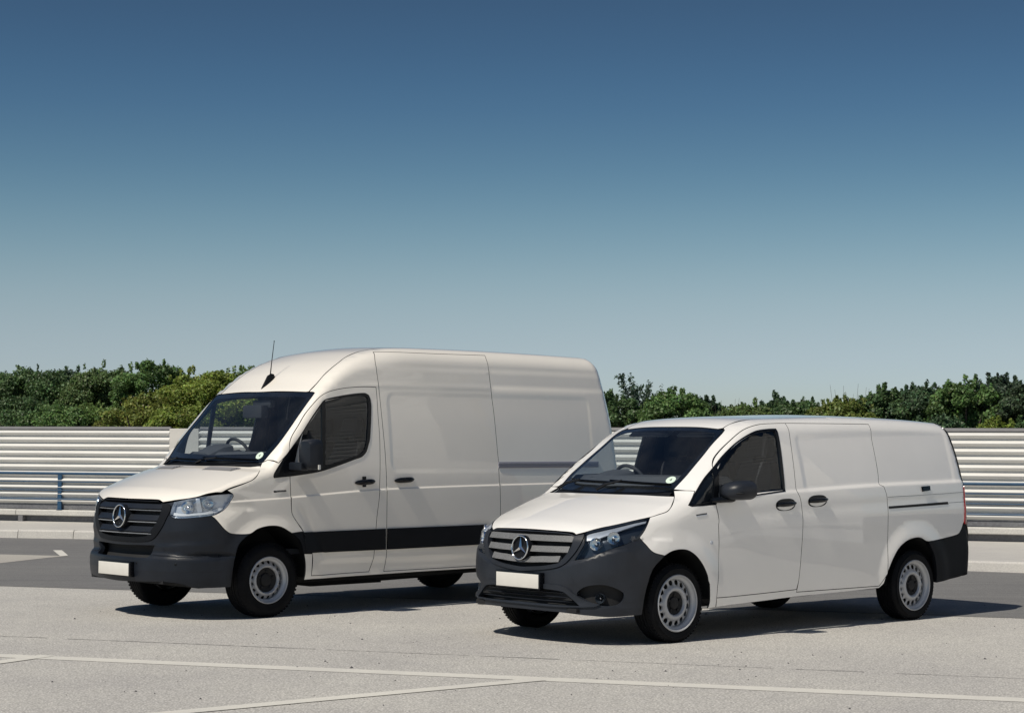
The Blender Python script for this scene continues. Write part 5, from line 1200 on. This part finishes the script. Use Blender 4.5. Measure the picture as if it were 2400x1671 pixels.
# ---------------------------------------------------------------- ground, road, markings
def pave(name, base, spread, scale, rough=.88, bump=.35, patch=.06, streak=None):
    m, nt, b = new_mat(name); b.inputs['Roughness'].default_value = rough; b.inputs['Specular IOR Level'].default_value = .25
    tcn = nt.nodes.new('ShaderNodeTexCoord'); vec = tcn.outputs['Object']
    n1 = noise(nt, scale, 2, .6, vec); n2 = noise(nt, scale*.37, 3, .6, vec); n3 = noise(nt, .55, 5, .6, vec); n4 = noise(nt, 5, 4, .6, vec)
    vo = nt.nodes.new('ShaderNodeTexVoronoi'); vo.inputs['Scale'].default_value = scale*.8; lnk(nt, vec, vo.inputs['Vector'])
    def mix(a, bb, f, mode='MIX'):
        x = nt.nodes.new('ShaderNodeMixRGB'); x.blend_type = mode; x.inputs['Fac'].default_value = f
        lnk(nt, a, x.inputs[1]); lnk(nt, bb, x.inputs[2]); return x.outputs[0]
    dk = tuple(c*(1 - spread) for c in base); lt = tuple(min(1, c*(1 + spread)) for c in base)
    c1 = cramp(nt, n1.outputs['Fac'], ((.30, dk), (.70, lt))).outputs[0]
    c2 = cramp(nt, vo.outputs['Distance'], ((.0, lt), (.62, tuple(c*(1 - spread*1.25) for c in base)))).outputs[0]
    c = mix(c1, c2, .45)
    c3 = cramp(nt, n3.outputs['Fac'], ((.32, (1 - patch, 1 - patch*1.0, 1 - patch*.8)), (.68, (1 + patch*.3,)*3))).outputs[0]
    c = mix(c, c3, 1, 'MULTIPLY')
    c4 = cramp(nt, n4.outputs['Fac'], ((.35, (.95, .95, .96)), (.65, (1.0, 1.0, 1.0)))).outputs[0]
    c = mix(c, c4, 1, 'MULTIPLY')
    if streak:
        mp = nt.nodes.new('ShaderNodeMapping'); mp.inputs['Rotation'].default_value = (0, 0, streak); mp.inputs['Scale'].default_value = (.16, 3.2, 1); lnk(nt, vec, mp.inputs['Vector'])
        n5 = noise(nt, 1.3, 4, .6, mp.outputs[0]); c5 = cramp(nt, n5.outputs['Fac'], ((.35, (.88, .88, .89)), (.62, (1.0, 1.0, 1.0)))).outputs[0]
        c = mix(c, c5, 1, 'MULTIPLY')
    lnk(nt, c, b.inputs['Base Color'])
    add_bump(nt, b, n1.outputs['Fac'], bump, .006)
    return m
def sheet(name, pts, z, mat, label=None, cat=None):
    m = MB(); m.add([(x, y, z) for x, y in pts], [tuple(range(len(pts)))])
    o = m.build(name, mat, recalc=False)
    if o.data.polygons[0].normal.z < 0: o.data.flip_normals()
    return o
light = pave('light_asphalt', (.55, .535, .50), .52, 74, patch=.11)
dark = pave('dark_asphalt', (.205, .204, .200), .34, 75, patch=.10, streak=.33)
tag(sheet('ground', [(-320, -80), (320, -80), (320, 420), (-320, 420)], 0, light), kind='structure')
EDGE_A = np.array((-5.727, 21.492)); EDGE_D = np.array((10.559, -3.423)); EDGE_D /= np.linalg.norm(EDGE_D)
KERB = [(-60, 45.4), (-8.536, 31.988), (-6.929, 31.62), (-3.0, 30.6), (1.2, 27.2), (3.0, 26.0), (5.859, 24.72), (6.53, 24.38), (60, -2.0)]
e0 = EDGE_A - EDGE_D*60; e1 = EDGE_A + EDGE_D*60
mr_ = MB(); foot = [tuple(EDGE_A + EDGE_D*np.dot(np.array(k_) - EDGE_A, EDGE_D)) for k_ in KERB]
nk = len(KERB); mr_.add([(*q, .003) for q in foot + KERB], [(i, i + 1, nk + i + 1, nk + i) for i in range(nk - 1)])
rd_ = mr_.build('road', dark, recalc=False, smooth=False)
if rd_.data.polygons[0].normal.z < 0: rd_.data.flip_normals()
tag(rd_, kind='structure')
paint_line = pave('road_paint', (.64, .625, .57), .10, 110, patch=.10)
def strip(name, a, b, w, mat, z, jag=0.0, n=1):
    a = np.array(a, float); b = np.array(b, float); d = (b - a); L = np.linalg.norm(d); d /= L; q = np.array((-d[1], d[0]))
    n = max(n, 1); A = []; B = []
    for k in range(n + 1):
        p = a + d*L*k/n; wo = jag*rng.uniform(-1, 1); w1 = w/2*(1 + (jag and rng.uniform(-.6, .5)))
        A.append(p + q*(w1 + wo)); B.append(p + q*(wo - w1))
    V = [(x, y, z) for x, y in A + B]; m = MB(); m.add(V, [(i, i + 1, n + 2 + i, n + 1 + i) for i in range(n)])
    o = m.build(name, mat, recalc=False)
    if o.data.polygons[0].normal.z < 0: o.data.flip_normals()
    return o
L1a, L1b = np.array((-3.882, 14.60)), np.array((3.296, 12.34)); dL = (L1b - L1a)/np.linalg.norm(L1b - L1a)
marks = [('road_marking', L1a - dL*14, L1b + dL*16, .20, 'long pale painted line running across the whole foreground', .0025),
         ('road_marking', (-6.04, 8.535), (.20, 13.283), .15, 'pale painted line slanting from the lower left to meet the long line', .0045),
         ('road_marking', (-6.4, 9.3), (-3.52, 14.62), .15, 'short pale painted line meeting the long line at the left edge', .0045)]
for nm, a, b, w, lab, z in marks: tag(strip(nm, a, b, w, paint_line, z, .0, 60), lab, 'marking', 'painted parking lines')
tag(sheet('road_marking', [(-7.292, 27.341), (-6.33, 27.03), (-6.25, 27.06), (-6.45, 26.55), (-6.772, 25.398), (-12, 18.5), (-15, 28.5)], .0055, pave('faded_paint', (.43, .41, .37), .2, 80)), 'pale painted wedge on the dark road behind the large van', 'marking')
tag(sheet('road_marking', [(-6.785, 28.373), (-6.655, 28.384), (-6.264, 27.10), (-6.332, 26.92)], .008, paint_line), 'small white dash at the tip of the pale wedge', 'marking')
tar = pave('joint_tar', (.13, .13, .13), .4, 120)
J0, J1 = np.array((-4.27, 16.051)), np.array((3.595, 13.455)); dJ = (J1 - J0)/np.linalg.norm(J1 - J0)
p = J0 - dJ*8; end = J1 + dJ*8; tot = np.linalg.norm(end - p); k = 0.0; mj = MB(); run = []
while k < tot:
    l = rng.uniform(.25, 1.5); a = p + dJ*k; b = p + dJ*min(k + l, tot); wd = rng.choice([.006, .010, .015], p=[.4, .4, .2]); q = np.array((-dJ[1], dJ[0]))
    n = max(2, int(l/.04)); base = mj.n; V = []
    for i in range(n + 1):
        c = a + (b - a)*i/n + q*rng.normal(0, .004); ww = wd*rng.uniform(.35, 1.0); V += [(*(c + q*ww), .002), (*(c - q*ww), .002)]
    mj.add(V, [(2*i, 2*i + 1, 2*i + 3, 2*i + 2) for i in range(n)]); k += l + (rng.uniform(.02, .25) if rng.uniform() < .35 else 0)
jo = mj.build('pavement_joint', tar, recalc=False)
if jo.data.polygons[0].normal.z < 0: jo.data.flip_normals()
tag(jo, kind='structure')
# grit on the surface
mg = MB()
for _ in range(260):
    x, y = rng.uniform(-5, 5), rng.uniform(11, 21); r = abs(rng.normal(0, .004)) + .003
    if _ < 5: x, y, r = ((-1.97, 12.22, .012), (-4.0, 17.6, .014), (-2.9, 18.0, .010), (-1.55, 13.95, .010), (2.1, 11.9, .010))[_]
    V = [(x + r*math.cos(a)*rng.uniform(.7, 1.2), y + r*math.sin(a)*rng.uniform(.7, 1.2), .001) for a in np.linspace(0, 2*math.pi, 5, endpoint=False)] + [(x, y, r*.9)]
    mg.add(V, [(i, (i+1) % 5, 5) for i in range(5)])
tag(mg.build('grit', simple('grit', (.05, .05, .055), .8)), 'dark grit scattered on the pale paving', 'grit', kind='stuff')

# ---------------------------------------------------------------- pavement and kerb
conc = pave('kerb_concrete', (.54, .525, .49), .14, 60, patch=.12, bump=.15)
walk = pave('walk_concrete', (.52, .505, .47), .12, 70, patch=.12, bump=.12)
BL = np.array((-9.574, 35.857)); BR = np.array((7.925, 29.603)); BT = (BR - BL)/np.linalg.norm(BR - BL); BN = np.array((BT[1], -BT[0]))   # BN points at the camera
if BN[1] > 0: BN = -BN
def Bp(al, off, z): q = BL + BT*al + BN*off; return (q[0], q[1], z)
kin = []
for i, pnt in enumerate(KERB):
    a = np.array(KERB[max(i-1, 0)]); b = np.array(KERB[min(i+1, len(KERB)-1)]); d = (b - a)/np.linalg.norm(b - a); kin.append(tuple(np.array(pnt) + np.array((-d[1], d[0]))*.16))
wk = sheet('pavement', kin + [(62, 40), (0, 60), (-62, 70)], .125, walk); tag(wk, kind='structure')
kb = bpy.data.objects.new('kerb', None); COL.objects.link(kb); tag(kb, kind='structure')
def poly_at(P, L):
    for a, b in zip(P[:-1], P[1:]):
        a = np.array(a); b = np.array(b); l = np.linalg.norm(b - a)
        if L <= l: return a + (b - a)*L/l, (b - a)/l
        L -= l
    return b, (b - a)/l
KP = [(-16, 33.95)] + KERB[1:-1] + [(13, 21.1)]
tot = sum(np.linalg.norm(np.array(b) - np.array(a)) for a, b in zip(KP[:-1], KP[1:])); nst = int(tot/1.0)
for i in range(nst):
    a, d = poly_at(KP, i*tot/nst + .006); b, d2 = poly_at(KP, (i + 1)*tot/nst - .006)
    d = (b - a)/np.linalg.norm(b - a); q = np.array((-d[1], d[0])); hz = .135 + rng.normal(0, .003)
    prof = [(.0, 0), (.02, hz - .025), (.045, hz), (.165, hz), (.165, 0)]
    V = [(*(e + q*o), z) for e in (a, b) for o, z in prof]; m = MB(); m.add(V, [(k, k + 1, k + 6, k + 5) for k in range(4)] + [(4, 0, 5, 9), (4, 3, 2, 1, 0), (5, 6, 7, 8, 9)])
    m.build('kerb_stone', conc, kb, smooth=False)
    if i % 3 == 0:
        pass

# ---------------------------------------------------------------- corrugated screen, ledge and blue railing
def wall_mat(name, col, var=.06):
    m, nt, b = new_mat(name); b.inputs['Roughness'].default_value = .42
    tcn = nt.nodes.new('ShaderNodeTexCoord'); mp = nt.nodes.new('ShaderNodeMapping'); mp.inputs['Scale'].default_value = (.5, .5, 3); lnk(nt, tcn.outputs['Object'], mp.inputs['Vector'])
    n = noise(nt, 1.6, 6, .65, mp.outputs[0]); r = cramp(nt, n.outputs['Fac'], ((.3, tuple(c*(1 - var*2) for c in col)), (.65, col))); lnk(nt, r.outputs[0], b.inputs['Base Color'])
    return m
screen_m = wall_mat('screen_sheet', (.70, .695, .67)); cap_m = simple('cap_grey', (.15, .15, .16), .55, var=.1); grey_m = pave('weathered_concrete', (.17, .175, .185), .2, 30, patch=.25, bump=.1)
slab_m = pave('slab_concrete', (.57, .56, .52), .12, 40, patch=.14, bump=.1); blue_m = simple('blue_rail_paint', (.014, .058, .125), .42, var=.15, vscale=9)
ZW0, PITCH_W, NW = .452, .1255, 11
def bsweep(m, a0, a1, prof, n=2):
    P = np.array([Bp(a0 + (a1 - a0)*k/(n - 1), 0, 0) for k in range(n)]); m.sweep(P, prof, (BN[0], BN[1], 0), (0, 0, 1))
def screen(a0, a1, label):
    root = empty('corrugated_screen', Bp((a0 + a1)/2, 0, .12)); tag(root, label, 'fence', 'corrugated screens')
    inv = Matrix.Translation(-Vector(root.location))
    def fin(o): o.parent = root; o.matrix_parent_inverse = Matrix.Translation(-Vector(root.location)); return o
    for k in range(NW):
        z0 = ZW0 + k*PITCH_W; m = MB(); pr = []
        for j in range(13):
            u = j/12; pr.append((-.004 + .037*(1 - math.cos(2*math.pi*u)), z0 + PITCH_W*(.004 + .992*u)))
        pr = [(-.024, z0 + PITCH_W*.99), (-.024, z0 + PITCH_W*.01)] + pr
        bsweep(m, a0, a1, pr, max(2, int((a1 - a0)/1.5))); fin(m.build('wave_slat', screen_m, smooth=True, angle=55))
    m = MB(); zt = ZW0 + NW*PITCH_W; bsweep(m, a0, a1, [(-.02, zt - .004), (.03, zt - .004), (.034, zt + .006), (.02, zt + .05), (-.02, zt + .05)]); fin(m.build('cap_rail', cap_m, smooth=False))
    m = MB(); bsweep(m, a0, a1, [(-.03, .36), (.012, .36), (.012, ZW0 - .002), (-.03, ZW0 - .002)]); fin(m.build('foot_rail', grey_m, smooth=False))
    for al in np.arange(a0 + .4, a1, 3.0):
        m = MB(); P = [Bp(al, -.07, .3), Bp(al, -.07, zt)]; m.tube(P, .045, 6); fin(m.build('post', cap_m))
screen(-14, 3.608, 'white corrugated metal screen left of the flat pale panel')
screen(4.212, 28, 'white corrugated metal screen running right from the flat pale panel behind both vans')
m = MB(); m.obox(Bp(3.91, .015, 1.105), ((BT[0], BT[1], 0), (BN[0], BN[1], 0), (0, 0, 1)), (.297, .05, .745)); o = m.build('panel_pier', wall_mat('pier_paint', (.60, .58, .545)), smooth=False, bevel=.008)
tag(o, 'flat pale pier between the two runs of corrugated screen', 'pier')
m = MB(); m.add(*[[Bp(a, o, z) for a in (-14, 28) for o, z in ((-.25, .10), (-.02, .10), (-.02, .235), (-.25, .235))], [(0, 1, 5, 4), (1, 2, 6, 5), (2, 3, 7, 6), (3, 0, 4, 7), (0, 3, 2, 1), (4, 5, 6, 7)]])
low = m.build('plinth_wall', grey_m, smooth=False); tag(low, 'low grey concrete plinth wall under the pale ledge', 'wall')
led = empty('ledge', Bp(9, .05, .235)); tag(led, 'pale concrete ledge of butted slabs below the corrugated screen', 'ledge')
for i, al in enumerate(np.arange(-14, 27, 2.4)):
    m = MB(); pr = [(-.10, .237), (.075, .237), (.085, .25), (.085, .325), (.07, .345), (-.10, .352)]
    bsweep(m, al + .006, al + 2.394, pr); o = m.build('ledge_slab', slab_m, smooth=False); o.parent = led; o.matrix_parent_inverse = Matrix.Translation(-Vector(led.location))
for al in (.60, 6.6, 12.6):
    pass
# railing
rl = empty('blue_railing', Bp(9, .04, .35)); tag(rl, 'blue tubular railing with four rails in front of the corrugated screen', 'railing')
def rfin(o): o.parent = rl; o.matrix_parent_inverse = Matrix.Translation(-Vector(rl.location)); return o
for z, hh in ((1.018, .027), (.862, .010), (.708, .011), (.543, .016)):
    for a0, a1 in ((-14, .545), (.551, 10.0), (10.006, 22), (22.006, 28)):
        m = MB(); bsweep(m, a0, a1, [(.055 + .02*math.cos(t), z + hh*math.sin(t)) for t in np.linspace(0, 2*math.pi, 10, endpoint=False)]); rfin(m.build('rail', blue_m))
for al in np.arange(1.325 - 3*3.95, 28, 3.95):
    m = MB(); m.obox(Bp(al, .05, .68), ((BT[0], BT[1], 0), (BN[0], BN[1], 0), (0, 0, 1)), (.042, .018, .335)); pst = m.build('rail_post', blue_m, smooth=False, bevel=.004); rfin(pst)
    m = MB(); m.obox(Bp(al, .055, .356), ((BT[0], BT[1], 0), (BN[0], BN[1], 0), (0, 0, 1)), (.06, .03, .006)); rfin(m.build('base_plate', blue_m, smooth=False))
# upright drain pipe stub below the ledge
m = MB(); m.obox(Bp(.50, .035, .178), ((BT[0], BT[1], 0), (BN[0], BN[1], 0), (0, 0, 1)), (.05, .05, .058)); tag(m.build('wall_outlet', cap_m, smooth=False, bevel=.006), 'dark square outlet block standing under the pale ledge at left', 'outlet')

# ---------------------------------------------------------------- trees and shrubs behind the screen
def leaf_mat(name):
    m = bpy.data.materials.new(name); m.use_nodes = True; nt = m.node_tree; b = nt.nodes['Principled BSDF']
    at = nt.nodes.new('ShaderNodeVertexColor'); at.layer_name = 'leaf'
    lnk(nt, at.outputs[0], b.inputs['Base Color']); b.inputs['Roughness'].default_value = .5; b.inputs['Specular IOR Level'].default_value = .35
    n = noise(nt, 40, 2); add_bump(nt, b, n.outputs['Fac'], .2, .01)
    tl = nt.nodes.new('ShaderNodeBsdfTranslucent'); mx = nt.nodes.new('ShaderNodeMixShader'); mx.inputs['Fac'].default_value = .28
    hs = nt.nodes.new('ShaderNodeHueSaturation'); hs.inputs['Value'].default_value = 1.5; hs.inputs['Hue'].default_value = .48; lnk(nt, at.outputs[0], hs.inputs['Color']); lnk(nt, hs.outputs[0], tl.inputs['Color'])
    lnk(nt, b.outputs[0], mx.inputs[1]); lnk(nt, tl.outputs[0], mx.inputs[2]); lnk(nt, mx.outputs[0], nt.nodes['Material Output'].inputs['Surface'])
    return m
LEAF = leaf_mat('leaves'); BARK = simple('bark', (.055, .045, .035), .9, var=.3, vscale=12, bump=.5, bscale=40)
def leaves(name, C, Rr, n, size, col, var, parent, thin=0, asp=.62):
    """leaf blades scattered over clumps (centres C, radii Rr)"""
    C = np.array(C); Rr = np.array(Rr); w = (Rr**2).sum(1) if Rr.ndim > 1 else Rr**2
    k = rng.choice(len(C), n, p=w/w.sum())
    d = rng.normal(size=(n, 3)); d /= np.linalg.norm(d, axis=1)[:, None]
    rad = .55 + .45*rng.uniform(0, 1, n); rad = np.where(rng.uniform(size=n) < .12, rad*rng.uniform(1.0, 1.28, n), rad)
    P = C[k] + d*rad[:, None]*(Rr[k] if Rr.ndim > 1 else Rr[k][:, None])
    nrm = d*.7 + rng.normal(size=(n, 3))*.6 + np.array((0, 0, .35)); nrm /= np.linalg.norm(nrm, axis=1)[:, None]
    t = np.cross(nrm, rng.normal(size=(n, 3))); t /= np.linalg.norm(t, axis=1)[:, None] + 1e-9; b = np.cross(nrm, t)
    s = size*rng.uniform(.6, 1.35, n)[:, None]
    a0 = P - t*s; a2 = P + t*s; a1 = P + b*s*asp - nrm*s*.15; a3 = P - b*s*asp - nrm*s*.15
    V = np.stack([a0, a1, a2, a3], 1).reshape(-1, 3)
    me = bpy.data.meshes.new(name); me.vertices.add(4*n); me.vertices.foreach_set('co', V.ravel()); me.loops.add(4*n); me.loops.foreach_set('vertex_index', np.arange(4*n))
    me.polygons.add(n); me.polygons.foreach_set('loop_start', np.arange(n)*4); me.polygons.foreach_set('loop_total', np.full(n, 4)); me.update()
    cl = np.array(col)[None]*1.3*(1 + rng.normal(0, var, (n, 1))); cl = cl*(1 + rng.normal(0, var*.35, (n, 3))); tone = rng.uniform(.75, 1.25, len(C))[k][:, None]; cl = np.clip(cl*tone, .004, 1)
    at = me.color_attributes.new('leaf', 'FLOAT_COLOR', 'CORNER'); at.data.foreach_set('color', np.repeat(np.concatenate([cl, np.ones((n, 1))], 1), 4, 0).ravel())
    me.materials.append(LEAF); o = bpy.data.objects.new(name, me); link(o, parent); return o
def tree(name, u, top, hw, D, col, label, n=9000, kind='broad', size=.062, base=.0, var=.22):
    X = (u - 1200)/4475*D; zt = CAM_H + (1034.7 - (u - 1200)*.0044 - top)/4475*D; w = hw/4475*D
    root = empty(name, (X, D, base)); tag(root, label, 'tree' if 'tree' in name else 'shrub', 'trees and shrubs behind the screen')
    H = zt - base; m = MB(); C = []; Rr = []
    if kind == 'spiky':
        for i in range(90):
            a = rng.uniform(0, 2*math.pi); tilt = rng.uniform(.05, .55); z0 = rng.uniform(.25, .72)*H; L = rng.uniform(.22, .42)*H*(1 - .3*tilt)
            p0 = np.array((math.cos(a)*w*.35*rng.uniform(0, 1), math.sin(a)*w*.35*rng.uniform(0, 1), z0)); dv = np.array((math.cos(a)*math.sin(tilt), math.sin(a)*math.sin(tilt)*.8, math.cos(tilt)))
            for q in np.linspace(.1, 1, 9):
                p = p0 + dv*L*q; p[2] = min(p[2], H - .02)
                C.append(p); Rr.append((.055, .055, .085))
        C += [(0, 0, H*.5), (0, 0, H*.35)]; Rr += [(w*.55, w*.5, H*.2), (w*.8, w*.6, H*.25)]
        m.tube([(0, 0, 0), (0, 0, H*.5), (.03, 0, H*.85)], [.1, .06, .015], 8)
    elif kind == 'twig':
        for i in range(22):
            a = rng.uniform(0, 2*math.pi); t_ = rng.uniform(.02, .35); L = H*rng.uniform(.75, 1.0); p0 = np.array((rng.normal(0, w*.25), rng.normal(0, w*.2), 0)); dv = np.array((math.cos(a)*t_, math.sin(a)*t_*.6, 1))
            P = [p0 + dv*L*q + rng.normal(0, .015, 3)*q for q in np.linspace(0, 1, 6)]; m.tube(P, np.linspace(.009, .0022, 6), 5)
            for q in range(3):
                s0 = P[rng.integers(2, 5)]; m.tube([s0, s0 + np.array((rng.normal(0, .1), rng.normal(0, .08), rng.uniform(.15, .35)))], [.003, .0016], 4)
        C = [(rng.normal(0, w*.3), rng.normal(0, w*.2), H*rng.uniform(.35, .6)) for _ in range(8)]; Rr = [(.2, .15, .2)]*8
    else:
        nl = 7
        m.tube([(0, 0, 0), (.04, 0, H*.25), (-.03, .03, H*.5), (.02, 0, H*.75)], [.13, .10, .07, .03], 8)
        for i in range(nl):
            a = 2*math.pi*i/nl + rng.uniform(-.3, .3); z0 = H*rng.uniform(.25, .5); e = np.array((math.cos(a)*w*.7, math.sin(a)*w*.5, H*rng.uniform(.55, .85)))
            m.tube([(0, 0, z0), (e[0]*.5, e[1]*.5, (z0 + e[2])/2 - .05), tuple(e)], [.05, .03, .012], 6)
        nc = 80
        for i in range(nc):
            x = rng.uniform(-1, 1); y = rng.uniform(-1, 1); r = w*rng.uniform(.13, .27)
            ztop = H*(1 - .20*abs(x)**2.4 - .10*abs(y)**2 - .05*rng.uniform(0, 1)) ; zl = H*.22
            z = ztop - r*.55 if rng.uniform() < .5 else rng.uniform(zl, ztop - r*.5)
            C.append((x*w*.95, y*w*.62 - (.15*w if z < ztop - r else 0), z)); Rr.append((r, r*.9, r*.72))
        for i in range(22):       # loose sprays breaking the outline
            x = rng.uniform(-1, 1); z = H*(1 - .20*abs(x)**2.4) + rng.uniform(-.05, .015)*H; r = rng.uniform(.03, .07)
            C.append((x*w*.9, rng.uniform(-.5, .5)*w, z)); Rr.append((r*.7, r*.7, r*1.5))
        C.append((0, 0, H*.5)); Rr.append((w*.85, w*.6, H*.33)); C.append((0, .1*w, H*.75)); Rr.append((w*.62, w*.45, H*.19))
    m.build('trunk', BARK, root)
    leaves('crown', C, Rr, n, size, col, var, root, asp=.5 if kind == 'spiky' else .62)
    return root
G1, G2, G3, OL, YG, DK = (.062, .108, .042), (.080, .140, .046), (.050, .088, .044), (.092, .145, .042), (.150, .195, .040), (.040, .064, .040)
def bdist(u):          # distance of the screen along the view of column u
    k = (u - 1200)/4475; t_ = (BL[0] - k*BL[1])/(k*BT[1] - BT[0]); return BL[1] + BT[1]*t_
TREES = [('broad_tree', -60, 884, 120, 7.5, G3, 'dark green tree cut by the left edge above the screen', 9000, 'broad'),
 ('broad_tree', 70, 868, 105, 6.5, G1, 'rounded dark green tree second from the left edge', 11000, 'broad'),
 ('broad_tree', 172, 875, 85, 7.5, G3, 'shadowy blue-green tree between the rounded dark and the olive tree', 9000, 'broad'),
 ('broad_tree', 245, 863, 82, 6.5, (.080, .125, .046), 'olive green tree left of the tall bright dome', 9500, 'broad'),
 ('broad_tree', 358, 850, 82, 6.2, G2, 'tallest bright green domed tree at left', 10000, 'broad'),
 ('broad_tree', 420, 905, 70, 7.2, G3, 'dark green tree in the dip before the yellow-green tree', 8000, 'broad'),
 ('broad_tree', 490, 872, 105, 5.6, YG, 'large yellow-green tree beside the large van windscreen', 14000, 'broad'),
 ('broad_tree', 585, 870, 95, 6.6, OL, 'olive green tree peeping past the large van roof', 9000, 'broad'),
 ('low_shrub', 335, 935, 80, 4.0, (.13, .155, .036), 'yellowish low shrub in front of the bright domed tree', 7000, 'broad'),
 ('low_shrub', 430, 950, 70, 3.6, YG, 'bright yellow-green low shrub nearest the pale pier', 6000, 'broad'),
 ('low_shrub', 45, 940, 90, 4.2, G1, 'low dark shrub along the screen at far left', 6000, 'broad'),
 ('low_shrub', 150, 955, 85, 4.0, G2, 'low mid green shrub below the shadowy tree', 6000, 'broad'),
 ('low_shrub', 235, 950, 80, 4.4, OL, 'low olive shrub below the olive tree', 6000, 'broad'),
 ('broad_tree', 800, 905, 120, 6.5, G1, 'dark tree hidden behind the large van cab', 4000, 'broad'),
 ('broad_tree', 1050, 915, 140, 6.5, G2, 'green tree hidden behind the large van body', 4000, 'broad'),
 ('broad_tree', 1290, 905, 120, 6.5, G1, 'green tree hidden behind the rear of the large van', 5000, 'broad'),
 ('conifer_tree', 1492, 880, 66, 6.2, (.045, .075, .050), 'spiky dark conifer right of the large van', 9000, 'spiky'),
 ('broad_tree', 1445, 922, 62, 5.4, G1, 'green shrubby tree at the foot of the spiky conifer', 7000, 'broad'),
 ('broad_tree', 1580, 912, 80, 5.6, G2, 'green rounded tree right of the spiky conifer', 9000, 'broad'),
 ('broad_tree', 1655, 928, 50, 6.4, G3, 'small dark tree at the gap where sky dips lowest', 6000, 'broad'),
 ('twig_shrub', 1692, 922, 30, 6.2, OL, 'thin bare twiggy shrub in the dip', 300, 'twig'),
 ('broad_tree', 1752, 940, 80, 5.2, (.085, .128, .042), 'olive green low tree over the smaller van roof front', 8000, 'broad'),
 ('broad_tree', 1815, 926, 50, 6.2, G3, 'dark scrubby tree over the smaller van roof', 6000, 'broad'),
 ('broad_tree', 1880, 930, 80, 5.4, G1, 'mid green tree over the middle of the smaller van roof', 8000, 'broad'),
 ('broad_tree', 1975, 924, 78, 5.2, (.115, .150, .040), 'yellowish green tree below the bare twigs', 8000, 'broad'),
 ('twig_shrub', 1990, 890, 50, 6.8, OL, 'tall bare twiggy shrub above the yellowish tree', 300, 'twig'),
 ('broad_tree', 2075, 903, 72, 5.6, G1, 'green tree rising right of the bare twigs', 8500, 'broad'),
 ('broad_tree', 2165, 892, 80, 5.8, G3, 'dark green tree above the rear of the smaller van', 9000, 'broad'),
 ('broad_tree', 2262, 878, 80, 5.6, G2, 'taller green tree near the right edge', 9500, 'broad'),
 ('broad_tree', 2345, 871, 72, 6.0, DK, 'very dark tree second from the right edge', 9000, 'broad'),
 ('broad_tree', 2425, 882, 80, 5.6, (.052, .080, .044), 'dull dark tree cut by the right edge', 9000, 'broad'),
 ('low_shrub', 2335, 978, 55, 3.4, YG, 'small yellow-green shrub just above the screen at right', 5000, 'broad'),
 ('low_shrub', 2200, 965, 80, 3.8, G3, 'low dark shrub behind the rear of the smaller van', 5000, 'broad'),
 ('low_shrub', 2420, 970, 60, 3.6, G1, 'low green shrub at the right edge of the screen', 5000, 'broad'),
 ('broad_tree', -230, 882, 120, 7.0, G1, 'green tree just beyond the left edge of the view', 3000, 'broad'),
 ('broad_tree', -420, 876, 130, 7.0, G2, 'green tree well beyond the left edge of the view', 3000, 'broad'),
 ('broad_tree', -620, 880, 130, 7.0, G3, 'dark tree far beyond the left edge of the view', 3000, 'broad'),
 ('broad_tree', 2570, 884, 100, 5.6, G2, 'green tree just beyond the right edge of the view', 3000, 'broad'),
 ('broad_tree', 2720, 880, 110, 5.6, G1, 'green tree well beyond the right edge of the view', 3000, 'broad')]
def build_trees():
    for nm, u, top, hw, back, col, lab, n, kind in TREES:
        tree(nm, u, top, hw*(1.3 if kind == 'broad' else 1), bdist(u) + back, col, lab, int(n*(3.8 if kind == 'broad' else 1)), kind, size=.030 if kind == 'broad' else .035)

# ---------------------------------------------------------------- pale industrial hall to the right (unseen; hinted by a reflection, sized and placed as bounce fill)
def build_hall():
    hall = empty('bounce_hall', (13.5, 1, 0)); tag(hall, 'unseen pale corrugated metal hall mirrored in the large van side window, added to brighten the van sides', 'building')
    clad = wall_mat('hall_cladding', (.74, .745, .75)); dk = simple('hall_window', (.02, .025, .03), .1, coat=.5); rf = simple('hall_roof', (.2, .2, .21), .7)
    x0, y0, y1, h = 13.5, -18.0, 18.0, 8.5
    def put(m, name, mat, **k): o = m.build(name, mat, **k); o.parent = hall; o.matrix_parent_inverse = Matrix.Translation(-Vector(hall.location)); return o
    m = MB(); m.box((x0 + .08, y0, 0), (x0 + 16, y1, h)); put(m, 'wall', clad, smooth=False)
    for k in range(57):
        z0 = .3 + k*.14; pr = [(.05, z0), (.040, z0 + .02), (.036, z0 + .065), (.040, z0 + .11), (.05, z0 + .13)]
        m = MB(); m.sweep([(x0, y0, 0), (x0, y1, 0)], pr + [(.09, z0 + .13), (.09, z0)], (1, 0, 0), (0, 0, 1)); put(m, 'cladding_sheet', clad, smooth=False)
    for k in range(6):
        yy = y0 + 3 + k*5.6; m = MB(); m.box((x0 - .06, yy, 3.4), (x0 + .05, yy + 2.6, 4.8)); w_ = put(m, 'window', dk, smooth=False)
        m = MB(); m.box((x0 - .09, yy - .08, 3.3), (x0 + .02, yy + 2.68, 3.4)); put(m, 'window_sill', rf, smooth=False)
    m = MB(); m.box((x0 - .25, y0 - .2, h), (x0 + 16.2, y1 + .2, h + .25)); put(m, 'roof', rf, smooth=False)

# ---------------------------------------------------------------- assemble
build_hall()
build_trees()
build_large()
build_small()
